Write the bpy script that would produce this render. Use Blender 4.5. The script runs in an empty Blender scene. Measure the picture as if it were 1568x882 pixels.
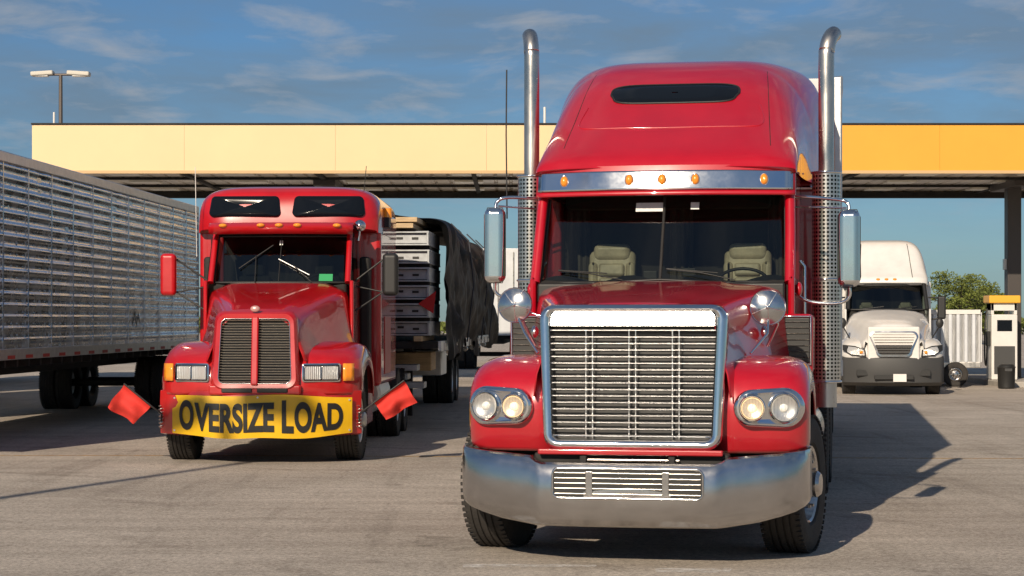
import bpy, bmesh, math, random
from math import sin, cos, pi, radians, sqrt
from mathutils import Vector, Matrix, noise
random.seed(7)
S = bpy.context.scene
COL = S.collection

# ---------------------------------------------------------------- materials
def nt_new(name):
    m = bpy.data.materials.new(name); m.use_nodes = True
    n = m.node_tree.nodes; l = m.node_tree.links
    return m, n, l, n['Principled BSDF']

def M(name, col, rough=.5, metal=0., coat=0., bump=0., bscale=40., var=0., vscale=3., emis=None, es=0., rvar=0., stretch=None, dark=None, spec=None, dust=0., dz=(0.3, 1.3)):
    m, n, l, b = nt_new(name)
    b.inputs['Base Color'].default_value = (*col, 1)
    b.inputs['Roughness'].default_value = rough
    b.inputs['Metallic'].default_value = metal
    b.inputs['Coat Weight'].default_value = coat
    b.inputs['Coat Roughness'].default_value = .05
    if spec is not None: b.inputs['Specular IOR Level'].default_value = spec
    if emis:
        b.inputs['Emission Color'].default_value = (*emis, 1); b.inputs['Emission Strength'].default_value = es
    tc = n.new('ShaderNodeTexCoord'); src = tc.outputs['Object']; raw = src
    if stretch:
        mp = n.new('ShaderNodeMapping'); mp.inputs['Scale'].default_value = stretch
        l.new(src, mp.inputs['Vector']); src = mp.outputs['Vector']
    colout = None
    if var > 0 or rvar > 0:
        t = n.new('ShaderNodeTexNoise'); t.inputs['Scale'].default_value = vscale; t.inputs['Detail'].default_value = 8; t.inputs['Roughness'].default_value = .65
        l.new(src, t.inputs['Vector'])
        if var > 0:
            cr = n.new('ShaderNodeValToRGB'); cr.color_ramp.elements[0].position = .3; cr.color_ramp.elements[1].position = .72
            d = dark if dark else tuple(c * (1 - var) for c in col)
            cr.color_ramp.elements[0].color = (*d, 1); cr.color_ramp.elements[1].color = (*[min(1, c * (1 + var * .4)) for c in col], 1)
            l.new(t.outputs['Fac'], cr.inputs['Fac']); colout = cr.outputs['Color']; l.new(colout, b.inputs['Base Color'])
        if rvar > 0:
            mr = n.new('ShaderNodeMapRange'); mr.inputs['From Min'].default_value = .3; mr.inputs['From Max'].default_value = .7
            mr.inputs['To Min'].default_value = max(0.02, rough - rvar); mr.inputs['To Max'].default_value = rough + rvar
            l.new(t.outputs['Fac'], mr.inputs['Value']); l.new(mr.outputs['Result'], b.inputs['Roughness'])
    if dust > 0 and colout is not None:
        sp = n.new('ShaderNodeSeparateXYZ'); l.new(raw, sp.inputs[0])
        mr = n.new('ShaderNodeMapRange'); mr.inputs['From Min'].default_value = dz[1]; mr.inputs['From Max'].default_value = dz[0]; mr.inputs['To Max'].default_value = dust
        l.new(sp.outputs['Z'], mr.inputs['Value'])
        t3 = n.new('ShaderNodeTexNoise'); t3.inputs['Scale'].default_value = 7; t3.inputs['Detail'].default_value = 10; t3.inputs['Roughness'].default_value = .75; l.new(raw, t3.inputs['Vector'])
        mm = n.new('ShaderNodeMath'); mm.operation = 'MULTIPLY'; l.new(mr.outputs[0], mm.inputs[0]); l.new(t3.outputs['Fac'], mm.inputs[1])
        mx = n.new('ShaderNodeMix'); mx.data_type = 'RGBA'; mx.inputs['B'].default_value = (.26, .21, .16, 1); l.new(mm.outputs[0], mx.inputs['Factor']); l.new(colout, mx.inputs['A']); l.new(mx.outputs['Result'], b.inputs['Base Color'])
    if bump > 0:
        t2 = n.new('ShaderNodeTexNoise'); t2.inputs['Scale'].default_value = bscale; t2.inputs['Detail'].default_value = 4
        l.new(src, t2.inputs['Vector'])
        bp = n.new('ShaderNodeBump'); bp.inputs['Strength'].default_value = bump; bp.inputs['Distance'].default_value = .02
        l.new(t2.outputs['Fac'], bp.inputs['Height']); l.new(bp.outputs['Normal'], b.inputs['Normal'])
    return m

def glass_mat(name, tint=(.75, .8, .8), base=.05):
    m = bpy.data.materials.new(name); m.use_nodes = True
    n = m.node_tree.nodes; l = m.node_tree.links
    n.clear()
    o = n.new('ShaderNodeOutputMaterial'); mx = n.new('ShaderNodeMixShader'); tr = n.new('ShaderNodeBsdfTransparent'); gl = n.new('ShaderNodeBsdfGlossy')
    tr.inputs['Color'].default_value = (*tint, 1); gl.inputs['Roughness'].default_value = .02
    lw = n.new('ShaderNodeLayerWeight'); pw = n.new('ShaderNodeMath'); pw.operation = 'POWER'; pw.inputs[1].default_value = 3.5
    ad = n.new('ShaderNodeMath'); ad.operation = 'MULTIPLY_ADD'; ad.inputs[1].default_value = .7; ad.inputs[2].default_value = base
    l.new(lw.outputs['Facing'], pw.inputs[0]); l.new(pw.outputs[0], ad.inputs[0]); l.new(ad.outputs[0], mx.inputs['Fac'])
    l.new(tr.outputs[0], mx.inputs[1]); l.new(gl.outputs[0], mx.inputs[2]); l.new(mx.outputs[0], o.inputs['Surface'])
    return m

RED = M('red_paint', (.45, .0025, .014), .34, 0, 1, bump=.014, bscale=4, var=.14, vscale=2, rvar=.06, dust=.14, dz=(.6, 1.4))
RED2 = M('red_paint_b', (.50, .004, .008), .34, 0, 1, bump=.02, bscale=6, var=.18, vscale=2, rvar=.06, dust=.20, dz=(.4, 1.4))
CHROME = M('chrome', (.78, .79, .80), .12, 1, bump=.012, bscale=8, rvar=.04, vscale=5)
CHROMEB = M('chrome_bars', (.84, .83, .82), .24, 1, rvar=.06, vscale=12, var=.12)
CHROMEM = M('chrome_mirror_back', (.60, .60, .60), .17, 1, bump=.02, bscale=12, rvar=.05, vscale=12, var=.1)
CHROMED = M('chrome_worn', (.60, .59, .585), .18, 1, bump=.025, bscale=4, var=.10, vscale=5, rvar=.05, dust=.45, dz=(.3, .9))
STAIN = M('brushed_steel', (.66, .62, .57), .30, 1, bump=.03, bscale=18, rvar=.1, var=.15, vscale=6, stretch=(1, 1, .4))
ALU = M('aluminium_matte', (.68, .68, .67), .42, .9, bump=.05, bscale=30, var=.15, vscale=8)
BLACK = M('black_plastic', (.016, .016, .016), .5, bump=.03)
RUBBER = M('tyre_rubber', (.034, .030, .027), .8, bump=.25, bscale=70, var=.4, vscale=9)
DARK = M('dark_chassis', (.022, .02, .019), .75, bump=.2, bscale=20, var=.5, vscale=5)
INT = M('cab_interior', (.022, .020, .018), .85, bump=.1, bscale=12, var=.4, vscale=4)
SEAT = M('seat_leather', (.60, .52, .38), .45, bump=.4, bscale=7, var=.4, vscale=6)
GLASS = glass_mat('windshield_glass', (.50, .54, .50), .075)
GLASSK = glass_mat('windshield_glass_dark', (.33, .38, .36), .08)
GLASSD = M('dark_tinted_glass', (.006, .008, .012), .14, 0, 0, spec=.22)
LENS = glass_mat('lamp_glass', (.95, .95, .95), .07)
AMBER = M('amber_lens', (.85, .28, .02), .2, 0, 1, emis=(1, .4, .05), es=.08)
WHITE = M('white_paint', (.74, .72, .69), .35, 0, .6, var=.10, vscale=3)
WHITET = M('white_trailer_panel', (.66, .66, .66), .45, 0, .2, var=.18, vscale=2)
GREYP = M('grey_bumper_plastic', (.055, .055, .055), .55, bump=.03)
REFL = M('lamp_reflector', (.90, .88, .84), .28, .85)
BULB = M('warm_bulb', (1, .82, .6), .3, emis=(1, .70, .40), es=1.1)
BULBW = M('clear_bulb', (.95, .95, .9), .15)
PAPER = M('sticker_paper', (.78, .79, .76), .6, var=.15, vscale=30)
WOOD = M('lumber', (.58, .42, .24), .7, var=.35, vscale=5, stretch=(1, 1, 6), bump=.1)
AMBERL = M('inner_lamp_glass', (.92, .80, .62), .25, .6, 1, emis=(1, .68, .4), es=.08)

# ---------------------------------------------------------------- mesh helpers
def empty(name, loc, rz=0):
    e = bpy.data.objects.new(name, None); COL.objects.link(e)
    e.location = loc; e.rotation_euler = (0, 0, radians(rz)); e.empty_display_size = .3
    return e

def mk(name, verts, faces, mat, parent=None, smooth=True, ang=32, bevel=0, seg=2, uvs=None, solid=0, M4=None, recalc=True):
    me = bpy.data.meshes.new(name)
    if M4 is not None: verts = [M4 @ Vector(v) for v in verts]
    me.from_pydata([tuple(v) for v in verts], [], faces)
    if uvs:
        uvl = me.uv_layers.new(name='UVMap')
        for lp in me.loops: uvl.data[lp.index].uv = uvs[lp.vertex_index]
    if recalc:
        bm = bmesh.new(); bm.from_mesh(me); bmesh.ops.recalc_face_normals(bm, faces=bm.faces); bm.to_mesh(me); bm.free()
    if smooth:
        for p in me.polygons: p.use_smooth = True
        me.set_sharp_from_angle(angle=radians(ang))
    me.materials.append(mat)
    ob = bpy.data.objects.new(name, me); COL.objects.link(ob)
    if parent: ob.parent = parent
    if solid:
        md = ob.modifiers.new('s', 'SOLIDIFY'); md.thickness = solid; md.offset = 0
    if bevel:
        md = ob.modifiers.new('b', 'BEVEL'); md.width = bevel; md.segments = seg; md.limit_method = 'ANGLE'; md.angle_limit = radians(40); md.harden_normals = True
        for p in me.polygons: p.use_smooth = True
    return ob

BV = [(-1, -1, -1), (1, -1, -1), (1, 1, -1), (-1, 1, -1), (-1, -1, 1), (1, -1, 1), (1, 1, 1), (-1, 1, 1)]
BF = [(0, 3, 2, 1), (4, 5, 6, 7), (0, 1, 5, 4), (1, 2, 6, 5), (2, 3, 7, 6), (3, 0, 4, 7)]
def box(name, c, s, mat, parent=None, bevel=.01, seg=2, rot=(0, 0, 0)):
    R = Matrix.Rotation(rot[2], 3, 'Z') @ Matrix.Rotation(rot[1], 3, 'Y') @ Matrix.Rotation(rot[0], 3, 'X')
    vs = [Vector(c) + R @ Vector((v[0] * s[0] / 2, v[1] * s[1] / 2, v[2] * s[2] / 2)) for v in BV]
    return mk(name, vs, BF, mat, parent, smooth=False, bevel=bevel, seg=seg)
def boxr(name, x0, x1, y0, y1, z0, z1, mat, parent=None, bevel=.01, seg=2):
    return box(name, ((x0 + x1) / 2, (y0 + y1) / 2, (z0 + z1) / 2), (abs(x1 - x0), abs(y1 - y0), abs(z1 - z0)), mat, parent, bevel, seg)
def boxes(name, lst, mat, parent=None, bevel=0):
    vs, fs = [], []
    for c, s in lst:
        o = len(vs)
        vs += [(c[0] + v[0] * s[0] / 2, c[1] + v[1] * s[1] / 2, c[2] + v[2] * s[2] / 2) for v in BV]
        fs += [tuple(i + o for i in f) for f in BF]
    return mk(name, vs, fs, mat, parent, smooth=False, bevel=bevel, seg=1)

def grid(name, rows, mat, parent=None, closeu=False, capends=False, ang=32, solid=0, uvs=False, smooth=True, M4=None):
    nr = len(rows); nc = len(rows[0]); vs = [p for r in rows for p in r]; fs = []
    for i in range(nr - 1):
        for j in range(nc - (0 if closeu else 1)):
            k = (j + 1) % nc
            fs.append((i * nc + j, i * nc + k, (i + 1) * nc + k, (i + 1) * nc + j))
    if capends:
        fs.append(tuple(range(nc))); fs.append(tuple(range((nr - 1) * nc, nr * nc)))
    uv = None
    if uvs: uv = [(j / (nc - 1), i / (nr - 1)) for i in range(nr) for j in range(nc)]
    return mk(name, vs, fs, mat, parent, ang=ang, solid=solid, uvs=uv, smooth=smooth, M4=M4)

def basis(ax):
    ax = Vector(ax).normalized()
    u = Vector((0, 0, 1)) if abs(ax.z) < .9 else Vector((0, 1, 0))
    e1 = ax.cross(u).normalized(); e2 = ax.cross(e1).normalized()
    return ax, e1, e2
def lathe(name, prof, mat, parent, o, ax, n=32, ang=32, M4=None):
    ax, e1, e2 = basis(ax); o = Vector(o); rows = []
    for r, t in prof:
        rows.append([o + ax * t + (e1 * cos(2 * pi * k / n) + e2 * sin(2 * pi * k / n)) * r for k in range(n)])
    return grid(name, rows, mat, parent, closeu=True, ang=ang, M4=M4)

def catmull(p, k=6):
    p = [Vector(q) for q in p]; out = []
    for i in range(len(p) - 1):
        a = p[i - 1] if i > 0 else p[i] * 2 - p[i + 1]; b = p[i]; c = p[i + 1]; d = p[i + 2] if i + 2 < len(p) else p[i + 1] * 2 - p[i]
        for j in range(k):
            t = j / k
            out.append(.5 * ((2 * b) + (c - a) * t + (2 * a - 5 * b + 4 * c - d) * t * t + (3 * b - a - 3 * c + d) * t ** 3))
    out.append(p[-1]); return out

def tube(name, pts, r, mat, parent=None, sm=False, cyc=False, res=4):
    if sm: pts = catmull(pts, 6)
    cu = bpy.data.curves.new(name, 'CURVE'); cu.dimensions = '3D'; cu.bevel_depth = r; cu.bevel_resolution = res; cu.use_fill_caps = True
    sp = cu.splines.new('POLY'); sp.points.add(len(pts) - 1)
    for i, p in enumerate(pts): sp.points[i].co = (p[0], p[1], p[2], 1)
    sp.use_cyclic_u = cyc; sp.use_smooth = True
    cu.materials.append(mat)
    ob = bpy.data.objects.new(name, cu); COL.objects.link(ob)
    if parent: ob.parent = parent
    return ob

def rrect(hb, ht, z0, z1, r, k=6, cx=0):
    pts = []
    cor = [(-hb + r, z0 + r, pi), (hb - r, z0 + r, 1.5 * pi), (ht - r, z1 - r, 0), (-ht + r, z1 - r, .5 * pi)]
    for x, z, a in cor:
        for i in range(k + 1):
            t = a + i / k * pi / 2
            pts.append((cx + x + r * cos(t), z + r * sin(t)))
    return pts

def lerp(tab, y):
    if y <= tab[0][0]: return tab[0][1:]
    for a, b in zip(tab, tab[1:]):
        if y <= b[0]:
            t = (y - a[0]) / (b[0] - a[0])
            return tuple(p + (q - p) * t for p, q in zip(a[1:], b[1:]))
    return tab[-1][1:]

def sweep(name, path, prof, mat, parent, sx, yb=0, hw=1.25, k=4, solid=.012):
    pp = catmull([(0, a, b) for a, b in path], k); rows = []
    for i, p in enumerate(pp):
        a = pp[max(0, i - 1)]; b = pp[min(len(pp) - 1, i + 1)]; t = (b - a).normalized(); n = Vector((0, -t.z, t.y))
        row = []
        for x, off in prof:
            q = p + n * off
            row.append((sx * x, q.y + yb * (x / hw) ** 3, q.z))
        rows.append(row)
    return grid(name, rows, mat, parent, solid=solid, ang=40)

def wheel(parent, x, y, R, w, side, steer=0, rim=ALU, kind='steer', z=None, pre='wheel'):
    z = R - .012 if z is None else z
    ax = Matrix.Rotation(radians(steer), 3, 'Z') @ Vector((side, 0, 0)); o = (x, y, z)
    pr = [(.56 * R, -.40 * w), (.6 * R, -.48 * w), (.8 * R, -.53 * w), (.93 * R, -.49 * w), (.975 * R, -.44 * w), (.995 * R, -.38 * w)]
    for g in (-.26, -.09, .09, .26):
        pr += [(R, (g - .03) * w), (R - .014, (g - .018) * w), (R - .014, (g + .018) * w), (R, (g + .03) * w)]
    pr += [(.995 * R, .38 * w), (.975 * R, .44 * w), (.93 * R, .49 * w), (.8 * R, .53 * w), (.6 * R, .48 * w), (.56 * R, .40 * w)]
    lathe(pre + '_tyre', pr, RUBBER, parent, o, ax, 56, ang=28)
    axn, e1, e2 = basis(ax); vs = []; fs = []
    for k in range(64):
        a = 2 * pi * k / 64
        for sd in (-1, 1):
            rad = e1 * cos(a) + e2 * sin(a); tg = -e1 * sin(a) + e2 * cos(a); c = Vector(o) + rad * (R * .982) + axn * (sd * .41 * w)
            b = len(vs)
            for v in BV: vs.append(c + tg * (v[0] * .014) + rad * (v[1] * .008) + axn * (v[2] * .03))
            fs += [tuple(i + b for i in f) for f in BF]
    mk(pre + '_tread', vs, fs, RUBBER, parent, smooth=False)
    if kind == 'steer':
        rp = [(.57 * R, .42 * w), (.55 * R, .44 * w), (.52 * R, .40 * w), (.49 * R, .22 * w), (.46 * R, .14 * w), (.38 * R, .20 * w), (.30 * R, .32 * w), (.27 * R, .33 * w), (.20 * R, .34 * w), (.19 * R, .62 * w), (.15 * R, .70 * w), (.05 * R, .72 * w), (0, .72 * w)]
        nr, nt = .33 * R, .30 * w
    else:
        rp = [(.57 * R, .42 * w), (.55 * R, .44 * w), (.52 * R, .38 * w), (.50 * R, -.1 * w), (.46 * R, -.2 * w), (.30 * R, -.18 * w), (.24 * R, -.1 * w), (.22 * R, .30 * w), (.18 * R, .36 * w), (0, .38 * w)]
        nr, nt = .34 * R, -.15 * w
    lathe(pre + '_rim', rp, rim, parent, o, ax, 36)
    lathe(pre + '_rimback', [(.57 * R, -.42 * w), (.5 * R, -.3 * w), (.4 * R, -.1 * w), (.1 * R, -.1 * w), (0, -.1 * w)], DARK, parent, o, ax, 24)
    vs = []; fs = []
    for k in range(10):
        a = 2 * pi * k / 10; c = Vector(o) + (e1 * cos(a) + e2 * sin(a)) * nr; b = len(vs)
        for t in (nt, nt + .055):
            for j in range(6):
                q = 2 * pi * j / 6; vs.append(c + axn * t + (e1 * cos(q) + e2 * sin(q)) * (.017 if t == nt else .012))
        for j in range(6): fs.append((b + j, b + (j + 1) % 6, b + 6 + (j + 1) % 6, b + 6 + j))
        fs.append(tuple(b + 6 + j for j in range(6)))
    mk(pre + '_lug_nuts', vs, fs, rim, parent, smooth=False)

def ellips(name, c, r, mat, parent, n=16, m=10):
    rows = []
    for i in range(m + 1):
        t = pi * i / m
        rows.append([(c[0] + r[0] * sin(t) * cos(2 * pi * j / n), c[1] + r[1] * cos(t), c[2] + r[2] * sin(t) * sin(2 * pi * j / n)) for j in range(n)])
    return grid(name, rows, mat, parent, closeu=True, ang=60)

def slats(name, x0, x1, z0, z1, n, y, dep, th, mat, parent, fx=None, ty=0, zt=None):
    """horizontal bars with a rounded (elliptic) section"""
    vs, fs = [], []; K = 10
    for i in range(n):
        z = z0 + (z1 - z0) * (i + .5) / n; a, b = (x0, x1) if fx is None else fx(z)
        o = len(vs); yc = y + ty * (z - z0)
        jz = random.uniform(-.0012, .0012); j2 = jz + random.uniform(-.0015, .0015)
        for x, jj in ((a, jz), (b, j2)):
            for k in range(K):
                t = 2 * pi * k / K; vs.append((x, yc + dep / 2 * cos(t), z + jj + th / 2 * sin(t)))
        for k in range(K): fs.append((o + k, o + (k + 1) % K, o + K + (k + 1) % K, o + K + k))
    return mk(name, vs, fs, mat, parent, smooth=True, ang=80)

def seat(parent, x, y, z, s=1):
    box('seat_back', (x, y, z + .30), (.48 * s, .13, .66), SEAT, parent, .06, 5, rot=(-.12, 0, 0))
    box('seat_bolster_l', (x - .19 * s, y - .05, z + .26), (.10 * s, .10, .54), SEAT, parent, .045, 4, rot=(-.12, 0, .1))
    box('seat_bolster_r', (x + .19 * s, y - .05, z + .26), (.10 * s, .10, .54), SEAT, parent, .045, 4, rot=(-.12, 0, -.1))
    for k in range(3): box('seat_pleat', (x, y - .06, z + .22 + .12 * k), (.26 * s, .05, .11), SEAT, parent, .024, 4, rot=(-.12, 0, 0))
    box('seat_headrest', (x, y + .0, z + .61), (.38 * s, .11, .15), SEAT, parent, .052, 5)
    box('seat_cushion', (x, y - .28, z - .02), (.50 * s, .5, .14), SEAT, parent, .05, 3)

# ================================================================= FRONT RED TRUCK
T = empty('red_semi_truck', (.82, 14.0, 0), -10.5)
def build_front():
    P = T
    half = [(0, -.02, .735, .29), (.3, -.018, .735, .29), (.61, -.005, .735, .292), (.655, .012, .75, .295), (.70, .035, .78, .30), (.9, .085, .795, .33), (1.06, .15, .805, .37), (1.16, .22, .815, .40), (1.22, .31, .82, .43), (1.25, .44, .825, .455), (1.26, .60, .825, .48)]
    st = [(-a * 1.02, b, c, d) for a, b, c, d in half[::-1]] + half[1:]
    rows = []
    for x, y, zt, zb in st:
        r = [(x * .985, y + .10, zt - .004), (x, y + .015, zt), (x, y - .006, zt - .012)]
        for i in range(1, 9):
            t = i / 9; r.append((x, y - .01 - .035 * sin(pi * t) ** .7, zt + (zb - zt) * t))
        r += [(x, y + .0, zb + .01), (x, y + .02, zb), (x * .985, y + .10, zb + .01)]
        rows.append(r)
    grid('bumper', rows, CHROMED, P, ang=22, solid=.008)
    rp = rrect(.53, .53, .495, .705, .045)
    mk('bumper_slot_back', [(x, -.0665, z) for x, z in rp], [tuple(range(len(rp)))], BLACK, P, smooth=False)
    tube('bumper_slot_rim', [(x, -.066, z) for x, z in rp], .009, CHROMEM, P, cyc=True)
    slats('bumper_slot_bars', -.515, .515, .508, .692, 5, -.070, .010, .010, STAIN, P)
    boxes('bumper_slot_posts', [((-.27, -.074, .60), (.05, .012, .17)), ((.27, -.074, .60), (.05, .012, .17))], CHROMEM, P, .004)
    for x, z, yy in ((-.57, .42, -.045), (.59, .42, -.045), (-.62, .68, -.03), (.62, .68, -.03)):
        lathe('bumper_bolt', [(0, 0), (.012, .001), (.014, .006), (.014, .02)], CHROME, P, (x, yy, z), (0, 1, 0), 12)
    boxr('crossmember', -.7, .7, .14, .3, .60, .80, DARK, P, .02)
    boxr('lower_lip', -.66, .66, .06, .14, .790, .832, RED, P, .012, 3)
    tube('tow_bar', [(-.35, .09, .755), (.35, .09, .755)], .012, STAIN, P)
    for x in (-.33, .30): box('tow_hook', (x, .07, .75), (.05, .05, .07), DARK, P, .01)
    boxr('chassis', -.42, .42, .5, 8.6, .62, 1.0, DARK, P, .02)
    boxr('engine_block', -.5, .5, .35, 2.0, .5, 1.5, DARK, P, .05)
    tube('front_axle', [(-1.0, 1.25, .5), (1.0, 1.25, .5)], .07, DARK, P)
    def yt(z): return .10 + (z - .85) * .07
    R_ = lambda hb, ht, z0, z1, r: rrect(hb, ht, z0, z1, r)
    rows = []
    for ring, dy in ((R_(.64, .675, .825, 1.862, .11), .16), (R_(.64, .675, .825, 1.862, .11), .03), (R_(.636, .671, .831, 1.857, .105), .0), (R_(.622, .657, .846, 1.845, .095), -.024), (R_(.60, .63, .868, 1.832, .07), -.030), (R_(.58, .61, .885, 1.822, .055), -.022), (R_(.565, .595, .90, 1.815, .05), .0), (R_(.565, .595, .90, 1.815, .05), .12)):
        rows.append([(x + .01, yt(z) + dy, z) for x, z in ring])
    grid('grille_surround', rows, CHROME, P, closeu=True, ang=50)
    z0, z1 = 1.705, 1.813; f0 = yt(1.70) - .018
    hd = [(-.582, z0), (.602, z0), (.600, z1 - .03), (.575, z1), (-.555, z1), (-.58, z1 - .03)]
    mk('grille_header', [(x, f0 + (z - z0) * .24, z) for x, z in hd] + [(x, f0 + .06, z) for x, z in hd], [(0, 1, 2, 3, 4, 5)] + [(i, (i + 1) % 6, 6 + (i + 1) % 6, 6 + i) for i in range(6)], CHROMEB, P, smooth=False, bevel=.006)
    inner = rrect(.565, .595, .90, 1.71, .05)
    mk('grille_backing', [(x + .01, yt(z) + .10, z) for x, z in inner], [tuple(range(len(inner)))], BLACK, P, smooth=False)
    fx = lambda z: (-.565 - .03 * (z - .9) / .8 + .01, .565 + .03 * (z - .9) / .8 + .01)
    slats('grille_bars', 0, 0, .905, 1.70, 17, .112, .05, .0175, CHROMEB, P, fx=fx, ty=.07)
    L = []
    for x in (-.30, .01, .32):
        for d in (-.024, .024): L.append(((x + d, .158, 1.295), (.011, .02, .78)))
    boxes('grille_uprights', L, CHROMEB, P, .003)
    tab = [(.17, .60, 1.815, .655), (.24, .615, 1.865, .665), (.6, .66, 1.915, .72), (1.0, .74, 1.965, .80), (1.5, .86, 2.02, .93), (2.06, .99, 2.065, 1.05)]
    rows = []
    for i in range(25):
        y = .17 + (2.06 - .17) * (i / 24) ** 1.3; w, zt, wb = lerp(tab, y)
        h = [(0, zt), (.30 * w, zt - .002), (.50 * w, zt - .006), (.56 * w, zt - .020), (.62 * w, zt - .026), (.80 * w, zt - .036), (.90 * w, zt - .05), (.965 * w, zt - .075), (w, zt - .12), (w + .012, zt - .18), ((w + wb) / 2 + .01, 1.62), (wb, 1.45), (wb + .03, 1.36), (wb + .05, 1.2)]
        rows.append([(-a, y, b) for a, b in h[::-1]] + [(a, y, b) for a, b in h[1:]])
    grid('hood', rows, RED, P, ang=40, solid=.01)
    tube('hood_edge_seam', [(-.99, 2.07, 1.95), (-.95, 2.07, 2.03), (0, 2.05, 2.075), (.95, 2.07, 2.03), (.99, 2.07, 1.95)], .012, BLACK, P)
    boxr('cowl', -1.0, 1.0, 2.02, 2.16, 1.7, 2.05, BLACK, P, .02)
    path = [(.29, .80), (.25, .92), (.235, 1.06), (.25, 1.20), (.33, 1.34), (.50, 1.435), (.75, 1.475), (1.05, 1.48), (1.4, 1.44), (1.7, 1.33), (1.92, 1.12), (1.98, .92)]
    prof = [(.58, 0), (.75, .0), (.95, .0), (1.08, -.008), (1.16, -.03), (1.215, -.07), (1.24, -.13), (1.245, -.20), (1.24, -.26)]
    for s in (-1, 1):
        sweep('fender', path, prof, RED, P, s, yb=.14, hw=1.25)
        rows = []
        for i in range(13):
            a = pi * i / 12; rows.append([(s * x, 1.25 - .66 * cos(a), .62 + .68 * sin(a)) for x in (.55, 1.2)])
        grid('arch_liner', rows, BLACK, P)
        def hull(g):
            c1, r1, c2, r2 = .855, .112 + g, 1.075, .124 + g
            pts = []
            for i in range(15):
                a = pi / 2 + pi * i / 14; pts.append((c1 + r1 * cos(a), 1.125 + r1 * sin(a)))
            for i in range(15):
                a = -pi / 2 + pi * i / 14; pts.append((c2 + r2 * cos(a), 1.125 + r2 * sin(a)))
            return pts
        def hy(x): return .215 + max(0, x - .8) ** 1.5 * .55
        rows = []
        for g, dy in ((.020, .10), (.020, .0), (.012, -.016), (-.006, -.022)):
            rows.append([(s * x, hy(x) + dy, z) for x, z in hull(g)])
        grid('headlight_bezel', rows, CHROME, P, closeu=True, ang=50)
        hp = hull(-.006)
        mk('headlight_plate', [(s * x, hy(x) - .0215, z) for x, z in hp], [tuple(range(30))], CHROME, P, smooth=False)
        for cx, r, lit in ((.857, .088, 1), (1.077, .103, 0)):
            ax = Vector((s * (.10 if cx < 1 else .22), -1, .03)).normalized()
            o = Vector((s * cx, hy(cx) - .030, 1.125))
            lathe('headlight_ring', [(r + .004, -.02), (r + .007, .012), (r - .002, .022), (r - .010, .014), (r - .010, .0)], CHROME, P, o, ax, 36)
            lathe('headlight_reflector', [(r - .010, .010), (r * .8, .0), (r * .5, -.010), (0.010, -.012)], REFL if not lit else AMBERL, P, o + ax * .010, ax, 30)
            lathe('headlight_bulb', [(0, .018), (.020, .012), (.030, -.002), (.030, -.012)], BULB if lit else BULBW, P, o + ax * .008, ax, 16)
            lathe('headlight_lens', [(0, .036), (r * .4, .033), (r * .75, .026), (r - .010, .014)], LENS, P, o + ax * .004, ax, 30)
            for q in range(-3, 4):
                xx = q * r * .24; hh = sqrt(max(0, (r * .82) ** 2 - xx * xx))
                up = Vector((0, 0, 1)); rt = ax.cross(up).normalized()
                tube('lens_flute', [o + ax * .030 + rt * xx - up * hh, o + ax * .038 + rt * xx, o + ax * .030 + rt * xx + up * hh], .0018, LENS, P, res=1)
        c = Vector((-1.02, 1.12, 1.865)) if s < 0 else Vector((.915, 1.12, 1.845))
        ax = Vector((s * .10, -1, .04)).normalized()
        lathe('hood_mirror', [(0, .030), (.03, .0285), (.06, .024), (.09, .016), (.115, .006), (.128, .0), (.134, .003), (.138, -.004), (.138, -.016), (.12, -.040), (.06, -.06), (0, -.062)], CHROMEM, P, c, ax, 36, ang=50)
        e3, e1, e2 = basis(ax)
        lathe('hood_mirror_cap', [(0, .046), (.012, .042), (.018, .026)], CHROME, P, c, ax, 12)
        for q in (.4, 1.66, 2.9, 4.17, 5.4):
            tube('hood_mirror_rib', [c + e3 * .031 + (e1 * cos(q) + e2 * sin(q)) * .015, c + e3 * .020 + (e1 * cos(q) + e2 * sin(q)) * .085, c + e3 * .003 + (e1 * cos(q) + e2 * sin(q)) * .130], .0035, CHROMEB, P)
        tube('hood_mirror_arm', [c + Vector((0, .05, 0)), (s * .98, 1.3, 1.72), (s * .90, 1.35, 1.55)], .012, CHROME, P)
        tube('hood_mirror_arm2', [c + Vector((0, .04, -.05)), (s * .92, 1.0, 1.65), (s * .80, .9, 1.50)], .010, CHROME, P)
        tube('hood_mirror_arm3', [c + Vector((0, .04, -.02)), (s * .82, 1.15, 1.78)], .008, CHROME, P)
        ellips('hood_side_lamp', (s * .885, 1.25, 1.66), (.03, .05, .05), CHROME, P)
        cx = s * 1.10
        boxr('air_intake', cx - .125, cx + .125, 2.0, 2.4, 1.32, 1.80, RED, P, .04, 3)
        boxr('air_intake_panel', cx - .10, cx + .10, 1.985, 2.03, 1.41, 1.77, BLACK, P, .01)
        slats('air_intake_slats', cx - .095, cx + .095, 1.43, 1.76, 7, 1.98, .02, .006, STAIN, P)
        tube('air_intake_frame', [(cx - .105, 1.985, 1.40), (cx + .105, 1.985, 1.40), (cx + .105, 1.985, 1.78), (cx - .105, 1.985, 1.78)], .008, CHROME, P, cyc=True)
        boxr('door', s * 1.02, s * 1.075, 2.08, 3.42, .95, 2.10, RED, P, .03, 3)
        tube('a_pillar', [(s * 1.035, 2.12, 2.05), (s * 1.03, 2.32, 2.45), (s * 1.02, 2.48, 2.84)], .042, RED, P, res=6)
        boxr('b_pillar', s * .98, s * 1.07, 3.15, 3.62, 2.05, 2.9, RED, P, .02)
        boxr('cab_header', s * .96, s * 1.07, 2.42, 3.62, 2.76, 2.97, RED, P, .02)
        mk('door_glass', [(s * 1.045, 2.2, 2.08), (s * 1.045, 3.2, 2.08), (s * 1.03, 3.2, 2.8), (s * 1.03, 2.5, 2.8)], [(0, 1, 2, 3)], GLASS, P, smooth=False)
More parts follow.
